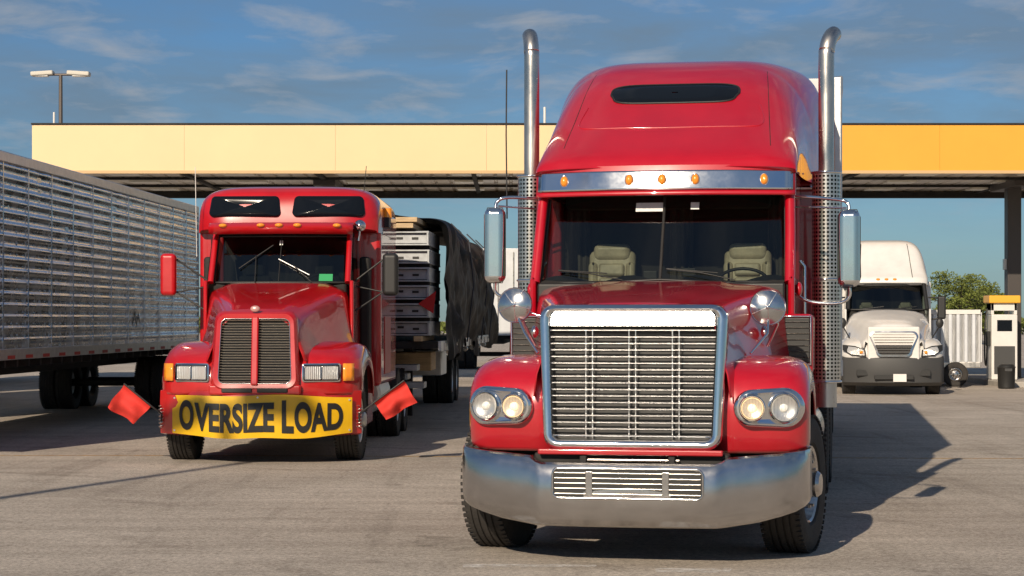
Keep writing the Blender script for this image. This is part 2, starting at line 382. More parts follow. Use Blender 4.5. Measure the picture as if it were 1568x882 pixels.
        tube('grab_handle', [(s * 1.08, 3.0, 1.2), (s * 1.12, 3.0, 1.25), (s * 1.12, 3.0, 2.2), (s * 1.08, 3.0, 2.25)], .014, CHROME, P)
        ellips('cab_side_lamp', (s * 1.10, 2.3, 2.0), (.03, .06, .06), RED, P)
        boxr('step_fairing', s * .75, s * 1.18, 2.05, 3.4, .35, .95, RED, P, .05, 3)
        lathe('fuel_tank', [(0, 0), (.26, .0), (.30, .04), (.30, 1.9), (.26, 1.94), (0, 1.94)], CHROMED, P, (s * .92, 3.55, .72), (0, 1, 0), 40)
        mx, mz = (-1.40, 2.37) if s < 0 else (1.50, 2.325)
        box('mirror_housing', (mx, 2.28, mz), (.175, .13, .62), CHROME, P, .055, 6)
        tube('mirror_seam', [(mx + .089 * a, 2.275, mz + .312 * b_) for a, b_ in ((-1, -.8), (-.7, -1), (.7, -1), (1, -.8), (1, .8), (.7, 1), (-.7, 1), (-1, .8))], .004, BLACK, P, cyc=True)
        tube('mirror_arm_top', [(mx, 2.3, mz + .29), (mx - s * .01, 2.32, mz + .365), (mx - s * .1, 2.34, mz + .40), (s * 1.05, 2.5, 2.765)], .014, CHROME, P, sm=True)
        tube('mirror_arm_bottom', [(mx, 2.3, mz - .27), (mx, 2.31, mz - .39), (mx - s * .1, 2.33, mz - .44), (s * 1.18, 2.36, 1.90), (s * 1.06, 2.4, 1.97)], .014, CHROME, P, sm=True)
        tube('mirror_brace', [(mx - s * .02, 2.32, mz + .33), (s * 1.06, 2.55, 2.68)], .008, CHROME, P)
        sx, sy = s * 1.29, 3.42
        zo = .0 if s < 0 else -.05; b = -.45 if s < 0 else .7
        tip = [(sx, sy, 2.98), (sx, sy, 4.02 + zo), (sx + b * .006, sy + .004, 4.12 + zo), (sx + b * .025, sy + .03, 4.20 + zo), (sx + b * .06, sy + .08, 4.26 + zo), (sx + b * .09, sy + .13, 4.285 + zo)]
        tube('exhaust_stack', tip, .068, STAIN, P, sm=True, res=10)
        tube('exhaust_mouth', [(sx + b * .085, sy + .12, 4.284 + zo), (sx + b * .095, sy + .137, 4.29 + zo)], .060, BLACK, P, res=8)
        tube('exhaust_lower', [(sx, sy, 1.0), (sx, sy, 3.0)], .09, STAIN, P, res=8)
        rows = []; n = 48
        for zz in (1.22, 1.8, 2.4, 3.02):
            rows.append([(sx + .122 * cos(2 * pi * k / n), sy + .122 * sin(2 * pi * k / n), zz) for k in range(n + 1)])
        grid('exhaust_guard', rows, PERF, P, uvs=True)
        for zz in (1.22, 2.1, 3.02):
            tube('guard_band', [(sx + .126 * cos(2 * pi * k / 32), sy + .126 * sin(2 * pi * k / 32), zz) for k in range(32)], .010, CHROME, P, cyc=True)
        tube('stack_bracket', [(sx, sy + .1, 2.9), (s * 1.05, 3.55, 2.9)], .02, CHROME, P)
        wheel(P, -1.13 if s < 0 else 1.10, 1.25, .525, .30, s, steer=-10, rim=CHROMED)
        for yy in (6.5, 7.85):
            wheel(P, s * 1.08, yy, .52, .28, s, kind='dual', rim=ALU); wheel(P, s * .76, yy, .52, .28, s, kind='dual', rim=ALU)
        boxr('cab_step', s * .95, s * 1.2, 2.2, 3.3, .33, .38, CHROMED, P, .01)
    def ws(u, v, o=0): return (1.0 * u * (1 - .02 * v), 2.05 + .40 * v + .13 * u * u - o, 2.05 + .74 * v + o * .5)
    grid('windshield', [[ws(-1 + 2 * i / 24, j / 4) for i in range(25)] for j in range(5)], GLASS, P, solid=0)
    tube('windshield_gasket', [ws(-1 + 2 * i / 20, 0) for i in range(21)] + [ws(1 - 2 * i / 20, 1) for i in range(21)], .018, BLACK, P, cyc=True)
    tube('windshield_divider', [ws(0, 0, .005), ws(0, 1, .005)], .012, DARK, P)
    for a, b in (((-.30, .03), (-.85, .12)), ((.60, .03), (.05, .13))):
        tube('wiper', [ws(a[0], a[1] - .03, .045), ws((a[0] + b[0]) / 2, (a[1] + b[1]) / 2, .045), ws(b[0], b[1], .03)], .005, BLACK, P)
        tube('wiper_blade', [ws(b[0] * .25 + a[0] * .75, .09, .025), ws(b[0], b[1] + .01, .025)], .005, BLACK, P)
    mk('sticker', [ws(-.24, .80, .004), ws(-.01, .80, .004), ws(-.01, .90, .004), ws(-.24, .90, .004)], [(0, 1, 2, 3)], PAPER, P, smooth=False)
    mk('sticker_small', [ws(.22, .82, .004), ws(.29, .82, .004), ws(.29, .90, .004), ws(.22, .90, .004)], [(0, 1, 2, 3)], PAPER, P, smooth=False)
    def vs(u, v): return (1.065 * u, 2.20 + .17 * u * u + .05 * v, 2.785 + .215 * v)
    rows = [[vs(-1 + 2 * i / 30, v) for i in range(31)] for v in (-.08, 0.0, .1)]
    grid('visor_lip', rows, RED, P, solid=.02)
    def vc(u, v): x, y, z = vs(u, v); return (x, y - .018, z)
    rows = [[vc(-.985 + 1.97 * i / 30, v) for i in range(31)] for v in (.12, .2, .4, .6, .8, .86)]
    grid('visor', rows, CHROME, P, solid=.012)
    rows = [[vs(-1 + 2 * i / 30, v) for i in range(31)] for v in (.1, .5, .9, 1.05)] + [[(1.075 * (-1 + 2 * i / 30), 2.5, 3.02) for i in range(31)]]
    grid('visor_shell', rows, RED, P, solid=.012)
    for x in (-.82, -.27, 0, .27, .82):
        x0, y0, z0 = vc(x / 1.065, .5)
        ellips('marker_lamp', (x, y0 - .012, z0), (.030, .03, .043), AMBER, P)
        tube('marker_lamp_ring', [(x + .034 * cos(a * pi / 8), y0 - .01, z0 + .047 * sin(a * pi / 8)) for a in range(16)], .004, CHROME, P, cyc=True)
    tab = [(2.28, 1.075, 3.0), (2.36, 1.08, 3.10), (2.6, 1.09, 3.27), (2.95, 1.10, 3.50), (3.35, 1.13, 3.78), (3.6, 1.16, 3.92), (3.8, 1.19, 4.01), (4.05, 1.22, 4.085), (4.4, 1.24, 4.13), (5.0, 1.25, 4.15), (5.6, 1.25, 4.15)]
    tabs = [(v.x, v.y, v.z) for v in catmull(tab, 5)]
    Zb, n = 2.95, 5.2
    def tp(y, z): return 1 - .20 * max(0, min(1, (4.75 - y) / .9)) * max(0, min(1.05, (z - Zb) / 1.15)) ** 2.0
    rows = []
    for y, W, Z in tabs:
        r = []
        for k in range(49):
            t = pi * k / 48; c, s_ = cos(t), sin(t)
            z = Zb + (Z - Zb) * abs(s_) ** (2 / n)
            r.append((W * tp(y, z) * math.copysign(abs(c) ** (2 / n), c), y + .10 * (abs(c) ** 2) * max(0, 1 - (y - 2.28) / 1.8), z))
        rows.append(r)
    grid('roof_fairing', rows, RED, P, ang=50, capends=True)
    def rp(x, y, o=.01):
        W, Z = lerp(tabs, y)
        q = min(.999, abs(x / W))
        for _ in range(4):
            z = Zb + (Z - Zb) * (1 - q ** n) ** (1 / n); q = min(.999, abs(x / (W * tp(y, z))))
        z = Zb + (Z - Zb) * (1 - q ** n) ** (1 / n)
        return (x, y - o * .5 + .10 * (q ** n) * max(0, 1 - (y - 2.28) / 1.8), z + o * .85)
    rows = []
    for rr, o in ((1.0, .004), (.97, .012), (.6, .014), (.05, .014)):
        row = []
        for k in range(40):
            a = 2 * pi * k / 40; c, s_ = cos(a), sin(a)
            x = .555 * rr * math.copysign(abs(c) ** .35, c); yy = 3.245 + .135 * rr * math.copysign(abs(s_) ** .5, s_)
            if s_ < 0: x *= .955
            row.append(rp(x, yy, o))
        rows.append(row)
    grid('skylight', rows, GLASSD, P, closeu=True, ang=60)
    tube('skylight_gasket', [Vector(p) for p in rows[0]], .010, BLACK, P, cyc=True)
    pts = [rp(-.74, 3.1), rp(-.78, 2.9), rp(-.76, 2.80), rp(-.66, 2.765), rp(-.4, 2.755), rp(0, 2.75), rp(.4, 2.755), rp(.66, 2.765), rp(.76, 2.80), rp(.78, 2.9), rp(.74, 3.1)]
    tube('fairing_crease', [(p[0], p[1] + .006, p[2] - .008) for p in pts], .007, RED, P, sm=True)
    for s in (-1, 1):
        tube('fairing_seam', [rp(s * (.86 - .012 * i), 2.5 + i * .16, -.001) for i in range(9)], .0035, DARK, P)
    boxr('sleeper', -1.22, 1.22, 3.66, 5.6, .95, 3.0, RED, P, .06, 4)
    boxr('sleeper_transition', -1.07, 1.07, 3.3, 3.70, .95, 3.0, RED, P, .02, 2)
    dc = [(3.75, 2.75), (3.95, 2.95), (4.15, 2.88), (4.4, 2.97), (4.75, 2.95), (4.6, 2.75), (4.85, 2.6), (4.2, 2.5), (3.9, 2.6)]
    mk('side_decal', [(1.2225, y, z) for y, z in dc], [tuple(range(len(dc)))], M('decal_gold', (.75, .30, .03), .4, var=.3, vscale=8), P, smooth=False)
    for s in (-1, 1):
        boxr('extender', s * 1.19, s * 1.22, 5.6, 6.05, 1.2, 4.0, RED, P, .01)
    boxr('cab_floor', -1.0, 1.0, 2.1, 3.4, 1.25, 1.3, INT, P, 0)
    boxr('cab_back', -1.0, 1.0, 3.27, 3.3, 1.3, 2.9, INT, P, 0)
    boxr('cab_ceiling', -1.0, 1.0, 2.45, 3.3, 2.80, 2.83, INT, P, 0)
    rows = [[(-.99 + 1.98 * i / 24, y, z + .03 * sin(i * .9) * (1 if y > 2.2 else 0)) for i in range(25)] for y, z in ((2.1, 2.05), (2.3, 2.09), (2.5, 2.09), (2.55, 1.9), (2.55, 1.4))]
    grid('dashboard', rows, INT, P, ang=60)
    seat(P, -.52, 3.05, 1.72, .84); seat(P, .64, 3.05, 1.72, .84)
    tube('steering_wheel', [(.62 + .22 * cos(a * pi / 12), 2.66 + .10 * sin(a * pi / 12), 2.05 + .13 * sin(a * pi / 12)) for a in range(24)], .014, BLACK, P, cyc=True)
    tube('steering_column', [(.62, 2.66, 2.03), (.62, 2.5, 1.85)], .03, BLACK, P)
    for x, z in ((-.12, 2.12), (.20, 2.14)): box('dash_device', (x, 2.42, z), (.12, .04, .08), BLACK, P, .01)
    CUR = M('curtain_cloth', (.10, .09, .08), .9, bump=.3, bscale=20, stretch=(8, 1, 1), var=.4, vscale=4)
    for x in (-.84, .06, .90):
        grid('curtain', [[(x + .1 * (i / 12 - .5) * 2, 3.22 + .02 * sin(i * 1.7), z) for i in range(13)] for z in (1.6, 2.2, 2.8)], CUR, P)
    box('overhead_console', (0, 2.7, 2.74), (1.7, .3, .12), INT, P, .03, 3)
    tube('antenna', [(-1.33, 2.45, 2.6), (-1.34, 2.46, 3.3), (-1.335, 2.46, 3.85)], .006, BLACK, P)

m, n, l, b = nt_new('perforated_chrome')
b.inputs['Metallic'].default_value = 1; b.inputs['Roughness'].default_value = .25
uv = n.new('ShaderNodeTexCoord'); mp = n.new('ShaderNodeMapping'); mp.inputs['Scale'].default_value = (22, 54, 1)
vo = n.new('ShaderNodeTexVoronoi'); vo.voronoi_dimensions = '2D'; vo.inputs['Scale'].default_value = 1; vo.inputs['Randomness'].default_value = 0
cr = n.new('ShaderNodeValToRGB'); cr.color_ramp.elements[0].position = .28; cr.color_ramp.elements[1].position = .34
cr.color_ramp.elements[0].color = (.02, .018, .016, 1); cr.color_ramp.elements[1].color = (.78, .73, .66, 1)
l.new(uv.outputs['UV'], mp.inputs['Vector']); l.new(mp.outputs[0], vo.inputs['Vector']); l.new(vo.outputs['Distance'], cr.inputs['Fac']); l.new(cr.outputs[0], b.inputs['Base Color'])
PERF = m
build_front()

# ================================================================= box trailers
RTAPE = M('red_tape', (.45, .03, .02), .5)
def semi_trailer(name, loc, rz, L, mat, hw=1.3, zt=4.1, zb=1.2, style='h', wheels_at=None, frontwheels=False, legs=True):
    P = empty(name, loc, rz)
    boxr('body', -hw + .03, hw - .03, 0.02, L - .02, zb, zt - .02, mat, P, .02)
    for s in (-1, 1):
        if style == 'h':
            prof = []; z = zb + .14
            while z < zt - .22:
                prof += [(0, z), (0, z + .06), (.008, z + .075), (.018, z + .095), (.022, z + .115), (.018, z + .135), (.006, z + .155)]; z += .165
            prof.append((0, z))
            rows = [[(s * (hw - .025 + dx + .012 * noise.noise(Vector((i * .5, zz * 2, s)))), L * i / 90, zz) for dx, zz in prof] for i in range(91)]
            grid('side_panel', rows, mat, P, ang=40)
            boxes('side_seams', [((s * (hw - .004), L * i / 14, (zt + zb) / 2), (.010, .035, zt - zb - .25)) for i in range(1, 14)], mat, P)
            vs, fs = [], []
            nj = int((zt - zb - .3) / .165)
            for i in range(0, 60):
                for j in range(nj):
                    c = (s * (hw - .022), L * i / 60 + .12 + random.uniform(-.02, .02), zb + .17 + j * .165); o = len(vs)
                    k_ = random.uniform(.5, 1)
                    vs += [(c[0] + v[0] * .007, c[1] + v[1] * .026 * k_, c[2] + v[2] * .007) for v in BV]; fs += [tuple(q + o for q in f) for f in BF]
            mk('rivets', vs, fs, mat, P, smooth=False)
        else:
            prof = []; y = 0.05
            while y < L - .1:
                prof += [(0, y), (0, y + .12), (.02, y + .135), (.02, y + .2), (0, y + .215)]; y += .24
            rows = [[(s * (hw - .02 + dx), yy, zz) for dx, yy in prof] for zz in (zb + .15, zt - .15)]
            grid('side_panel', rows, mat, P, ang=15)
        boxr('bottom_rail', s * (hw - .04), s * (hw + .008), 0, L, zb - .02, zb + .14, ALU, P, .008)
        boxr('top_rail', s * (hw - .04), s * (hw + .008), 0, L, zt - .16, zt, ALU, P, .02)
        boxes('reflective_tape', [((s * (hw + .010), .5 + i * .9, zb + .02), (.004, .35, .05)) for i in range(int(L / .9) - 1)], RTAPE, P)
    for yy in (0, L):
        boxr('corner_l', -hw, -hw + .09, yy - .02, yy + .05, zb, zt - .01, ALU, P, .02); boxr('corner_r', hw - .09, hw, yy - .02, yy + .05, zb, zt - .01, ALU, P, .02)
    boxes('lock_rods', [((x, -.03, (zt + zb) / 2), (.03, .03, zt - zb - .3)) for x in (-.8, -.25, .25, .8)], STAIN, P)
    boxes('door_gap', [((0, .005, (zt + zb) / 2), (.02, .03, zt - zb - .2))], BLACK, P)
    boxr('underframe', -.45, .45, .3, L - .3, zb - .3, zb - .02, DARK, P, .01)
    boxes('crossbeams', [((0, .4 + i * .6, zb - .07), (2 * hw - .1, .08, .12)) for i in range(int(L / .6))], DARK, P)
    for yy in (wheels_at or []):
        for s in (-1, 1):
            wheel(P, s * (hw - .2), yy, .52, .28, s, kind='dual', rim=ALU); wheel(P, s * (hw - .52), yy, .52, .28, s, kind='dual', rim=ALU)
        tube('axle', [(-1, yy, .52), (1, yy, .52)], .07, DARK, P)
    return P

SILV = M('silver_trailer_metal', (.58, .63, .70), .27, 1, bump=.10, bscale=3.5, var=.26, vscale=2.5, rvar=.10)
SILV2 = M('corrugated_silver', (.66, .68, .71), .4, .6, var=.18, vscale=1.5)
semi_trailer('semi_trailer', (2.05, 20.25, 0), -9.0, 14, WHITET, style='v', zt=4.22, hw=1.3, wheels_at=(11, 12.3))
tr = semi_trailer('semi_trailer', (-8.60, 24.2, 0), -2.4, 17.5, SILV, wheels_at=(1.2, 2.5, 15.0, 16.3), style='h', zt=4.13)
mk('maker_mark', [(1.306, 11.5 + a, 1.62 + b) for a, b in ((0, 0), (.15, .22), (.3, 0), (.45, .22), (.6, 0), (.6, .08), (.45, .30), (.3, .08), (.15, .30), (0, .08))], [(0, 1, 8, 9), (1, 2, 7, 8), (2, 3, 6, 7), (3, 4, 5, 6)], BLACK, tr, smooth=False)
semi_trailer('semi_trailer', (-12.6, 30, 0), -2.4, 15, WHITET, wheels_at=(9.5, 10.9), style='v')
semi_trailer('semi_trailer', (-15.5, 44, 0), -2.4, 15, WHITET, wheels_at=(1.2, 2.5), style='v')
semi_trailer('semi_trailer', (-.75, 70, 0), -2, 14, SILV2, wheels_at=(1.2, 2.5), style='v', zt=4.3)

# ================================================================= LEFT RED TRUCK
K = empty('red_oversize_truck', (-3.10, 23.9, 0), -1.5)
def build_left():
    P = K
    def by(x): return .50 * (abs(x) / 1.25) ** 2.6
    rows = []
    for i in range(33):
        x = -1.24 + 2.48 * i / 32; y = by(x)
        rows.append([(x * .97, y + .1, .90), (x, y + .01, .885), (x, y - .01, .75), (x, y, .5), (x, y + .02, .36), (x * .97, y + .1, .34)])
    grid('bumper', rows, RED2, P, ang=40)
    YEL = M('banner_vinyl', (.80, .47, .008), .42, 0, .2, bump=.28, bscale=3, var=.14, vscale=3)
    def bs(x, t):
        zt = .845 - .03 * (abs(x) / 1.1) ** 2 + .01 * sin(x * 5); zb = .325 + .05 * (abs(x) / 1.1) ** 3 + .008 * sin(x * 7 + 1)
        zt += .02 * max(0, -x - .7)
        return Vector((x + .045, by(x) - .035 - .02 * sin(t * pi) - .010 * sin(x * 9 + t * 3), zb + (zt - zb) * t))
    grid('banner', [[bs(-1.1 + 2.2 * i / 60, j / 8) for i in range(61)] for j in range(9)], YEL, P, ang=60)
    for x, t in ((-1.07, .93), (-1.07, .08), (1.07, .93), (1.07, .08), (0, .95)):
        q = bs(x, t); tube('banner_tie', [q, q + Vector((.0, -.012, 0))], .012, STAIN, P)
    def txt(body, x0, x1, t0, t1, name):
        cu = bpy.data.curves.new(name, 'FONT'); cu.body = body; cu.offset = .040; cu.size = 1
        ob = bpy.data.objects.new(name, cu); COL.objects.link(ob)
        dg = bpy.context.evaluated_depsgraph_get(); dg.update()
        me = bpy.data.meshes.new_from_object(ob.evaluated_get(dg)); bpy.data.objects.remove(ob)
        bm = bmesh.new(); bm.from_mesh(me); bmesh.ops.triangulate(bm, faces=bm.faces)
        bmesh.ops.subdivide_edges(bm, edges=[e for e in bm.edges if e.calc_length() > .25], cuts=2, use_grid_fill=False); bmesh.ops.triangulate(bm, faces=bm.faces)
        mnx = min(v.co.x for v in bm.verts); mxx = max(v.co.x for v in bm.verts); mny = min(v.co.y for v in bm.verts); mxy = max(v.co.y for v in bm.verts)
        for v in bm.verts:
            x = x0 + (v.co.x - mnx) / (mxx - mnx) * (x1 - x0); t = t0 + (v.co.y - mny) / (mxy - mny) * (t1 - t0)
            q = bs(x, t); v.co = (q.x, q.y - .010, q.z)
        bm.to_mesh(me); bm.free(); me.materials.append(BLACK)
        ob = bpy.data.objects.new(name, me); COL.objects.link(ob); ob.parent = P
    for body, x0, x1, t0, t1 in (('O', -1.0, -.80, .12, .88), ('VERSIZE', -.79, .20, .13, .83), ('L', .29, .43, .12, .87), ('OAD', .44, 1.0, .13, .85)):
        txt(body, x0, x1, t0, t1, 'banner_text')
    path = [(.06, .84), (.05, .98), (.07, 1.10), (.13, 1.22), (.26, 1.33), (.5, 1.42), (.85, 1.475), (1.2, 1.46), (1.5, 1.38), (1.75, 1.22), (1.88, 1.0), (1.92, .8)]
    prof = [(.38, .0), (.6, 0), (.85, 0), (1.02, -.005), (1.12, -.02), (1.19, -.06), (1.225, -.12), (1.235, -.2), (1.235, -.30)]
    for s in (-1, 1):
        sweep('fender', path, prof, RED2, P, s, yb=.42, hw=1.25)
        rows = []
        for i in range(13):
            a = pi * i / 12; rows.append([(s * x, 1.15 - .62 * cos(a), .6 + .68 * sin(a)) for x in (.5, 1.2)])
        grid('arch_liner', rows, BLACK, P)
        def fy(x, z): return .030 + .42 * (x / 1.25) ** 3 + .10 * max(0, z - 1.08)
        bez = rrect(.225, .225, 1.0, 1.225, .03, cx=.79); b2 = rrect(.208, .208, 1.015, 1.208, .02, cx=.79)
        rows = [[(s * x, fy(x, z) + dy, z) for x, z in ring] for ring, dy in ((bez, .10), (bez, -.008), (b2, -.016), (b2, .012))]
        grid('headlight_bezel', rows, CHROME, P, closeu=True, ang=40)
        grid('headlight_backing', [[(s * x, fy(x, z) + .006, z) for x in (.585, .69, .79, .89, .995)] for z in (1.017, 1.08, 1.206)], DARK, P)
        for cx in (.690, .890):
            grid('headlight', [[(s * (cx + dx), fy(cx + dx, z) - .008 - .012 * (1 - (dx / .09) ** 2), z) for dx in (-.088, -.06, -.03, 0, .03, .06, .088)] for z in (1.035, 1.08, 1.14, 1.188)], HLT, P, ang=80)
            r1 = rrect(.092, .092, 1.03, 1.192, .015, cx=cx)
            tube('headlight_trim', [(s * x, fy(x, z) - .012, z) for x, z in r1], .007, CHROMED, P, cyc=True)
        rows = [[(s * x, fy(x, z) - .006, z) for x in (1.04, 1.08, 1.12, 1.16)] for z in (1.01, 1.07, 1.14, 1.22)]
        grid('turn_signal', rows, AMBER, P, ang=60, solid=.02)
        mx = -1.50 if s < 0 else 1.44
        box('mirror_housing', (mx, 2.3, 2.35), (.21, .14, .56), RED2 if s < 0 else BLACK, P, .06, 5)
        tube('mirror_arm', [(mx, 2.32, 2.6), (mx - s * .1, 2.34, 2.55), (s * .95, 2.3, 2.25)], .012, BLACK, P)
        tube('mirror_arm_b', [(mx, 2.32, 2.12), (mx - s * .1, 2.34, 2.12), (s * .95, 2.2, 1.85)], .012, BLACK, P)
        tube('mirror_arm_c', [(mx - s * .1, 2.34, 2.12), (s * .95, 2.4, 2.20)], .010, BLACK, P)
        boxr('door', s * .93, s * .985, 1.98, 3.1, .85, 2.27, RED2, P, .03, 3)
        tube('a_pillar', [(s * .90, 2.06, 2.24), (s * .89, 2.42, 2.88)], .04, RED2, P)
        boxr('b_pillar', s * .88, s * .98, 2.95, 3.2, 2.2, 2.95, RED2, P, .02)
        mk('door_glass', [(s * .955, 2.1, 2.25), (s * .955, 3.0, 2.25), (s * .94, 3.0, 2.85), (s * .94, 2.4, 2.85)], [(0, 1, 2, 3)], GLASSK, P, smooth=False)
        boxr('cab_side_skirt', s * .8, s * 1.12, 1.95, 3.2, .35, .9, RED2, P, .04, 3)
        wheel(P, s * 1.04, 1.12, .51, .28, s, steer=-2, rim=ALU)
        for yy in (6.2, 7.5):
            wheel(P, s * 1.08, yy, .52, .28, s, kind='dual'); wheel(P, s * .76, yy, .52, .28, s, kind='dual')
        lathe('fuel_tank', [(0, 0), (.26, 0), (.3, .04), (.3, 1.5), (.26, 1.54), (0, 1.54)], ALU, P, (s * .9, 3.5, .72), (0, 1, 0), 30)
        boxr('side_intake', s * .98, s * 1.12, 2.75, 3.05, 1.2, 2.6, DARK, P, .04)
        tube('grab_rail', [(s * 1.0, 2.95, 1.4), (s * 1.04, 2.95, 1.45), (s * 1.04, 2.95, 2.3), (s * 1.0, 2.95, 2.35)], .014, CHROME, P)
        bx = s * 1.22
        sp = [(bx + .03 * cos(a * .9), .46 + .03 * sin(a * .9), .42 + a * .006) for a in range(48)]
        tube('flag_spring', sp, .007, STAIN, P)
    tube('flag_pole', [(-1.22, .44, .50), (-1.21, .42, .60), (-1.34, .40, .70), (-1.67, .40, .97)], .012, BLACK, P)
    tube('flag_pole', [(1.22, .44, .50), (1.22, .42, .60), (1.40, .40, .74), (1.77, .40, 1.01)], .012, BLACK, P)
    tab = [(.10, .40, 1.79, .47), (.2, .43, 1.86, .50), (.6, .50, 1.96, .60), (1.2, .64, 2.08, .76), (1.7, .77, 2.18, .90), (2.02, .86, 2.24, .95)]
    rows = []
    for i in range(21):
        y = .10 + 1.92 * i / 20; w, zt, wb = lerp(tab, y)
        h = [(0, zt), (.3 * w, zt - .002), (.62 * w, zt - .008), (.72 * w, zt - .014), (.80 * w, zt - .034), (w * .97, zt - .095), (w + .02, zt - .13), (w + .045, zt - .19), ((w + wb) / 2 + .05, 1.60), (wb + .045, 1.45), (wb + .08, 1.36), (wb + .12, 1.25)]
        rows.append([(-a, y, b) for a, b in h[::-1]] + [(a, y, b) for a, b in h[1:]])
    grid('hood', rows, RED2, P, ang=28, solid=.01)
    def gy(z): return .0 + (z - .95) * .11
    o = rrect(.54, .50, .90, 1.86, .12); i1 = rrect(.44, .415, .985, 1.765, .07); oo = rrect(.50, .465, .93, 1.825, .12)
    rows = [[(x, gy(z) + dy, z) for x, z in ring] for ring, dy in ((o, .12), (o, .03), (oo, -.02), (i1, -.012), (i1, .08))]
    grid('grille_surround', rows, RED2, P, closeu=True, ang=45)
    mk('grille_backing', [(x, gy(z) + .05, z) for x, z in i1], [tuple(range(len(i1)))], BLACK, P, smooth=False)
    fx = lambda z: (-.44 + .025 * (z - .985) / .78, .44 - .025 * (z - .985) / .78)
    slats('grille_slats', 0, 0, .99, 1.76, 24, .012, .03, .011, GRL, P, fx=fx, ty=.11)
    box('grille_bar', (0, .032, 1.375), (.085, .06, .83), RED2, P, .02, 3, rot=(-.11, 0, 0))
    ellips('nose_badge', (0, .06, 1.885), (.06, .03, .04), M('badge', (.65, .35, .33), .3, .3), P)
    tube('grille_trim', [(x, gy(z) - .016, z) for x, z in i1], .005, CHROMED, P, cyc=True)
    for a, b in ((-.40, -.03), (.03, .40)):
        boxr('lower_slot', a, b, -.02, .1, .875, .945, BLACK, P, .01)
    boxr('front_valance', -.56, .56, .0, .14, .84, .97, RED2, P, .03, 3)
    boxr('chassis', -.42, .42, .5, 8.4, .62, 1.0, DARK, P, .02); boxr('engine', -.5, .5, .3, 1.95, .5, 1.6, DARK, P, .04)
    boxr('cab_under', -.9, .9, 2.0, 3.1, .6, 1.2, DARK, P, .02)
    def ws(u, v, o=0): return (.87 * u * (1 - .015 * v), 2.0 + .36 * v + .14 * u * u - o, 2.24 + .62 * v + .4 * o)
    grid('windshield', [[ws(-1 + 2 * i / 20, j / 3) for i in range(21)] for j in range(4)], GLASSK, P)
    tube('windshield_gasket', [ws(-1 + 2 * i / 20, 0) for i in range(21)] + [ws(1 - 2 * i / 20, 1) for i in range(21)], .016, BLACK, P, cyc=True)
    tube('windshield_divider', [ws(0, 0, .005), ws(0, 1, .005)], .006, BLACK, P)
    tube('wiper_blade', [ws(-.12, .78, .03), ws(-.62, .28, .03)], .008, BLACK, P); tube('wiper_arm', [ws(-.35, -.02, .04), ws(-.37, .55, .04)], .006, BLACK, P)
    tube('wiper_blade', [ws(-.02, .48, .03), ws(.46, .14, .03)], .009, ALU, P); tube('wiper_arm', [ws(.5, -.02, .04), ws(.22, .33, .04)], .006, BLACK, P)
    grid('permit_sticker', [[ws(.60 + .2 * i, .03 + .15 * j, .004) for i in range(2)] for j in range(2)], M('green_sticker', (.04, .35, .13), .5), P)
    grid('small_sticker', [[ws(-.03 + .05 * i, .8 + .1 * j, .004) for i in range(2)] for j in range(2)], PAPER, P)
    rows = [[(.95 * u, 2.08 + .15 * u * u, 2.88), (.95 * u, 2.05 + .15 * u * u, 2.97), (.95 * u, 2.12 + .15 * u * u, 3.02), (.94 * u, 2.7, 3.05)] for u in [-1 + 2 * i / 20 for i in range(21)]]
    grid('visor', rows, RED2, P, ang=50, solid=.02)
    for x in (-.75, -.24, 0, .24, .75): ellips('marker_lamp', (x, 2.04 + .14 * (x / .95) ** 2, 2.99), (.055, .045, .028), AMBER, P)
    boxr('sleeper', -1.24, 1.24, 3.1, 5.5, .85, 3.0, RED2, P, .07, 4)
    tab = [(2.72, 1.20, 2.98), (2.74, 1.215, 3.12), (2.78, 1.22, 3.30), (2.83, 1.225, 3.42), (2.9, 1.23, 3.49), (3.05, 1.24, 3.545), (3.5, 1.245, 3.575), (5.5, 1.245, 3.56)]
    tabs = [(v.x, v.y, v.z) for v in catmull(tab, 4)]; n = 5; Zb = 2.93; rows = []
    for y, W, Z in tabs:
        rows.append([(W * math.copysign(abs(cos(t)) ** (2 / n), cos(t)), y + .22 * abs(cos(t)) ** 3 * max(0, 1 - (y - 2.72) / .9), Zb + (Z - Zb) * abs(sin(t)) ** (2 / n)) for t in [pi * k / 40 for k in range(41)]])
    grid('sleeper_roof', rows, RED2, P, ang=50, capends=True)
    # window panes: flat tinted panels just proud of the curved cap
    for s in (-1, 1):
        w = rrect(.475, .455, 3.14, 3.415, .06); c = s * .565
        def py(x, z): return 2.735 + .30 * max(0, z - 3.14) + .10 * max(0, (abs(x) - .75) / .35) ** 2
        rows = []
        for f, o in ((1.02, .10), (1.02, .0), (.97, -.012), (.6, -.012), (.05, -.012)):
            rows.append([(c + x * f, py(c + x * f, z) - .022 + o, 3.275 + (z - 3.275) * f) for x, z in w])
        grid('sleeper_window', rows, GLASSD, P, closeu=True, ang=60)
        tube('cb_antenna', [(s * 1.2, 2.7, 2.6), (s * 1.22, 2.7, 3.8)] if s < 0 else [(s * 1.0, 3.2, 3.5), (s * 1.03, 3.2, 3.85)], .005, WHITE if s < 0 else BLACK, P)
    lathe('beacon', [(0, .13), (.05, .12), (.06, .0), (.06, -.02)], AMBER, P, (1.28, 3.7, 3.18), (0, 0, 1), 16)
    box('beacon_mount', (1.27, 3.7, 3.1), (.08, .3, .14), BLACK, P, .01)
    ellips('work_lamp', (1.02, 2.45, 3.0), (.08, .09, .08), CHROME, P); tube('work_lamp_stem', [(1.02, 2.45, 2.95), (1.0, 2.45, 2.8)], .015, CHROME, P)
    boxr('sleeper_locker', 1.235, 1.25, 3.6, 4.5, 1.0, 1.8, M('locker_trim', (.35, .01, .015), .4), P, .01)
    boxr('sleeper_side_window', 1.236, 1.252, 4.0, 4.6, 2.3, 2.7, GLASSD, P, .02)
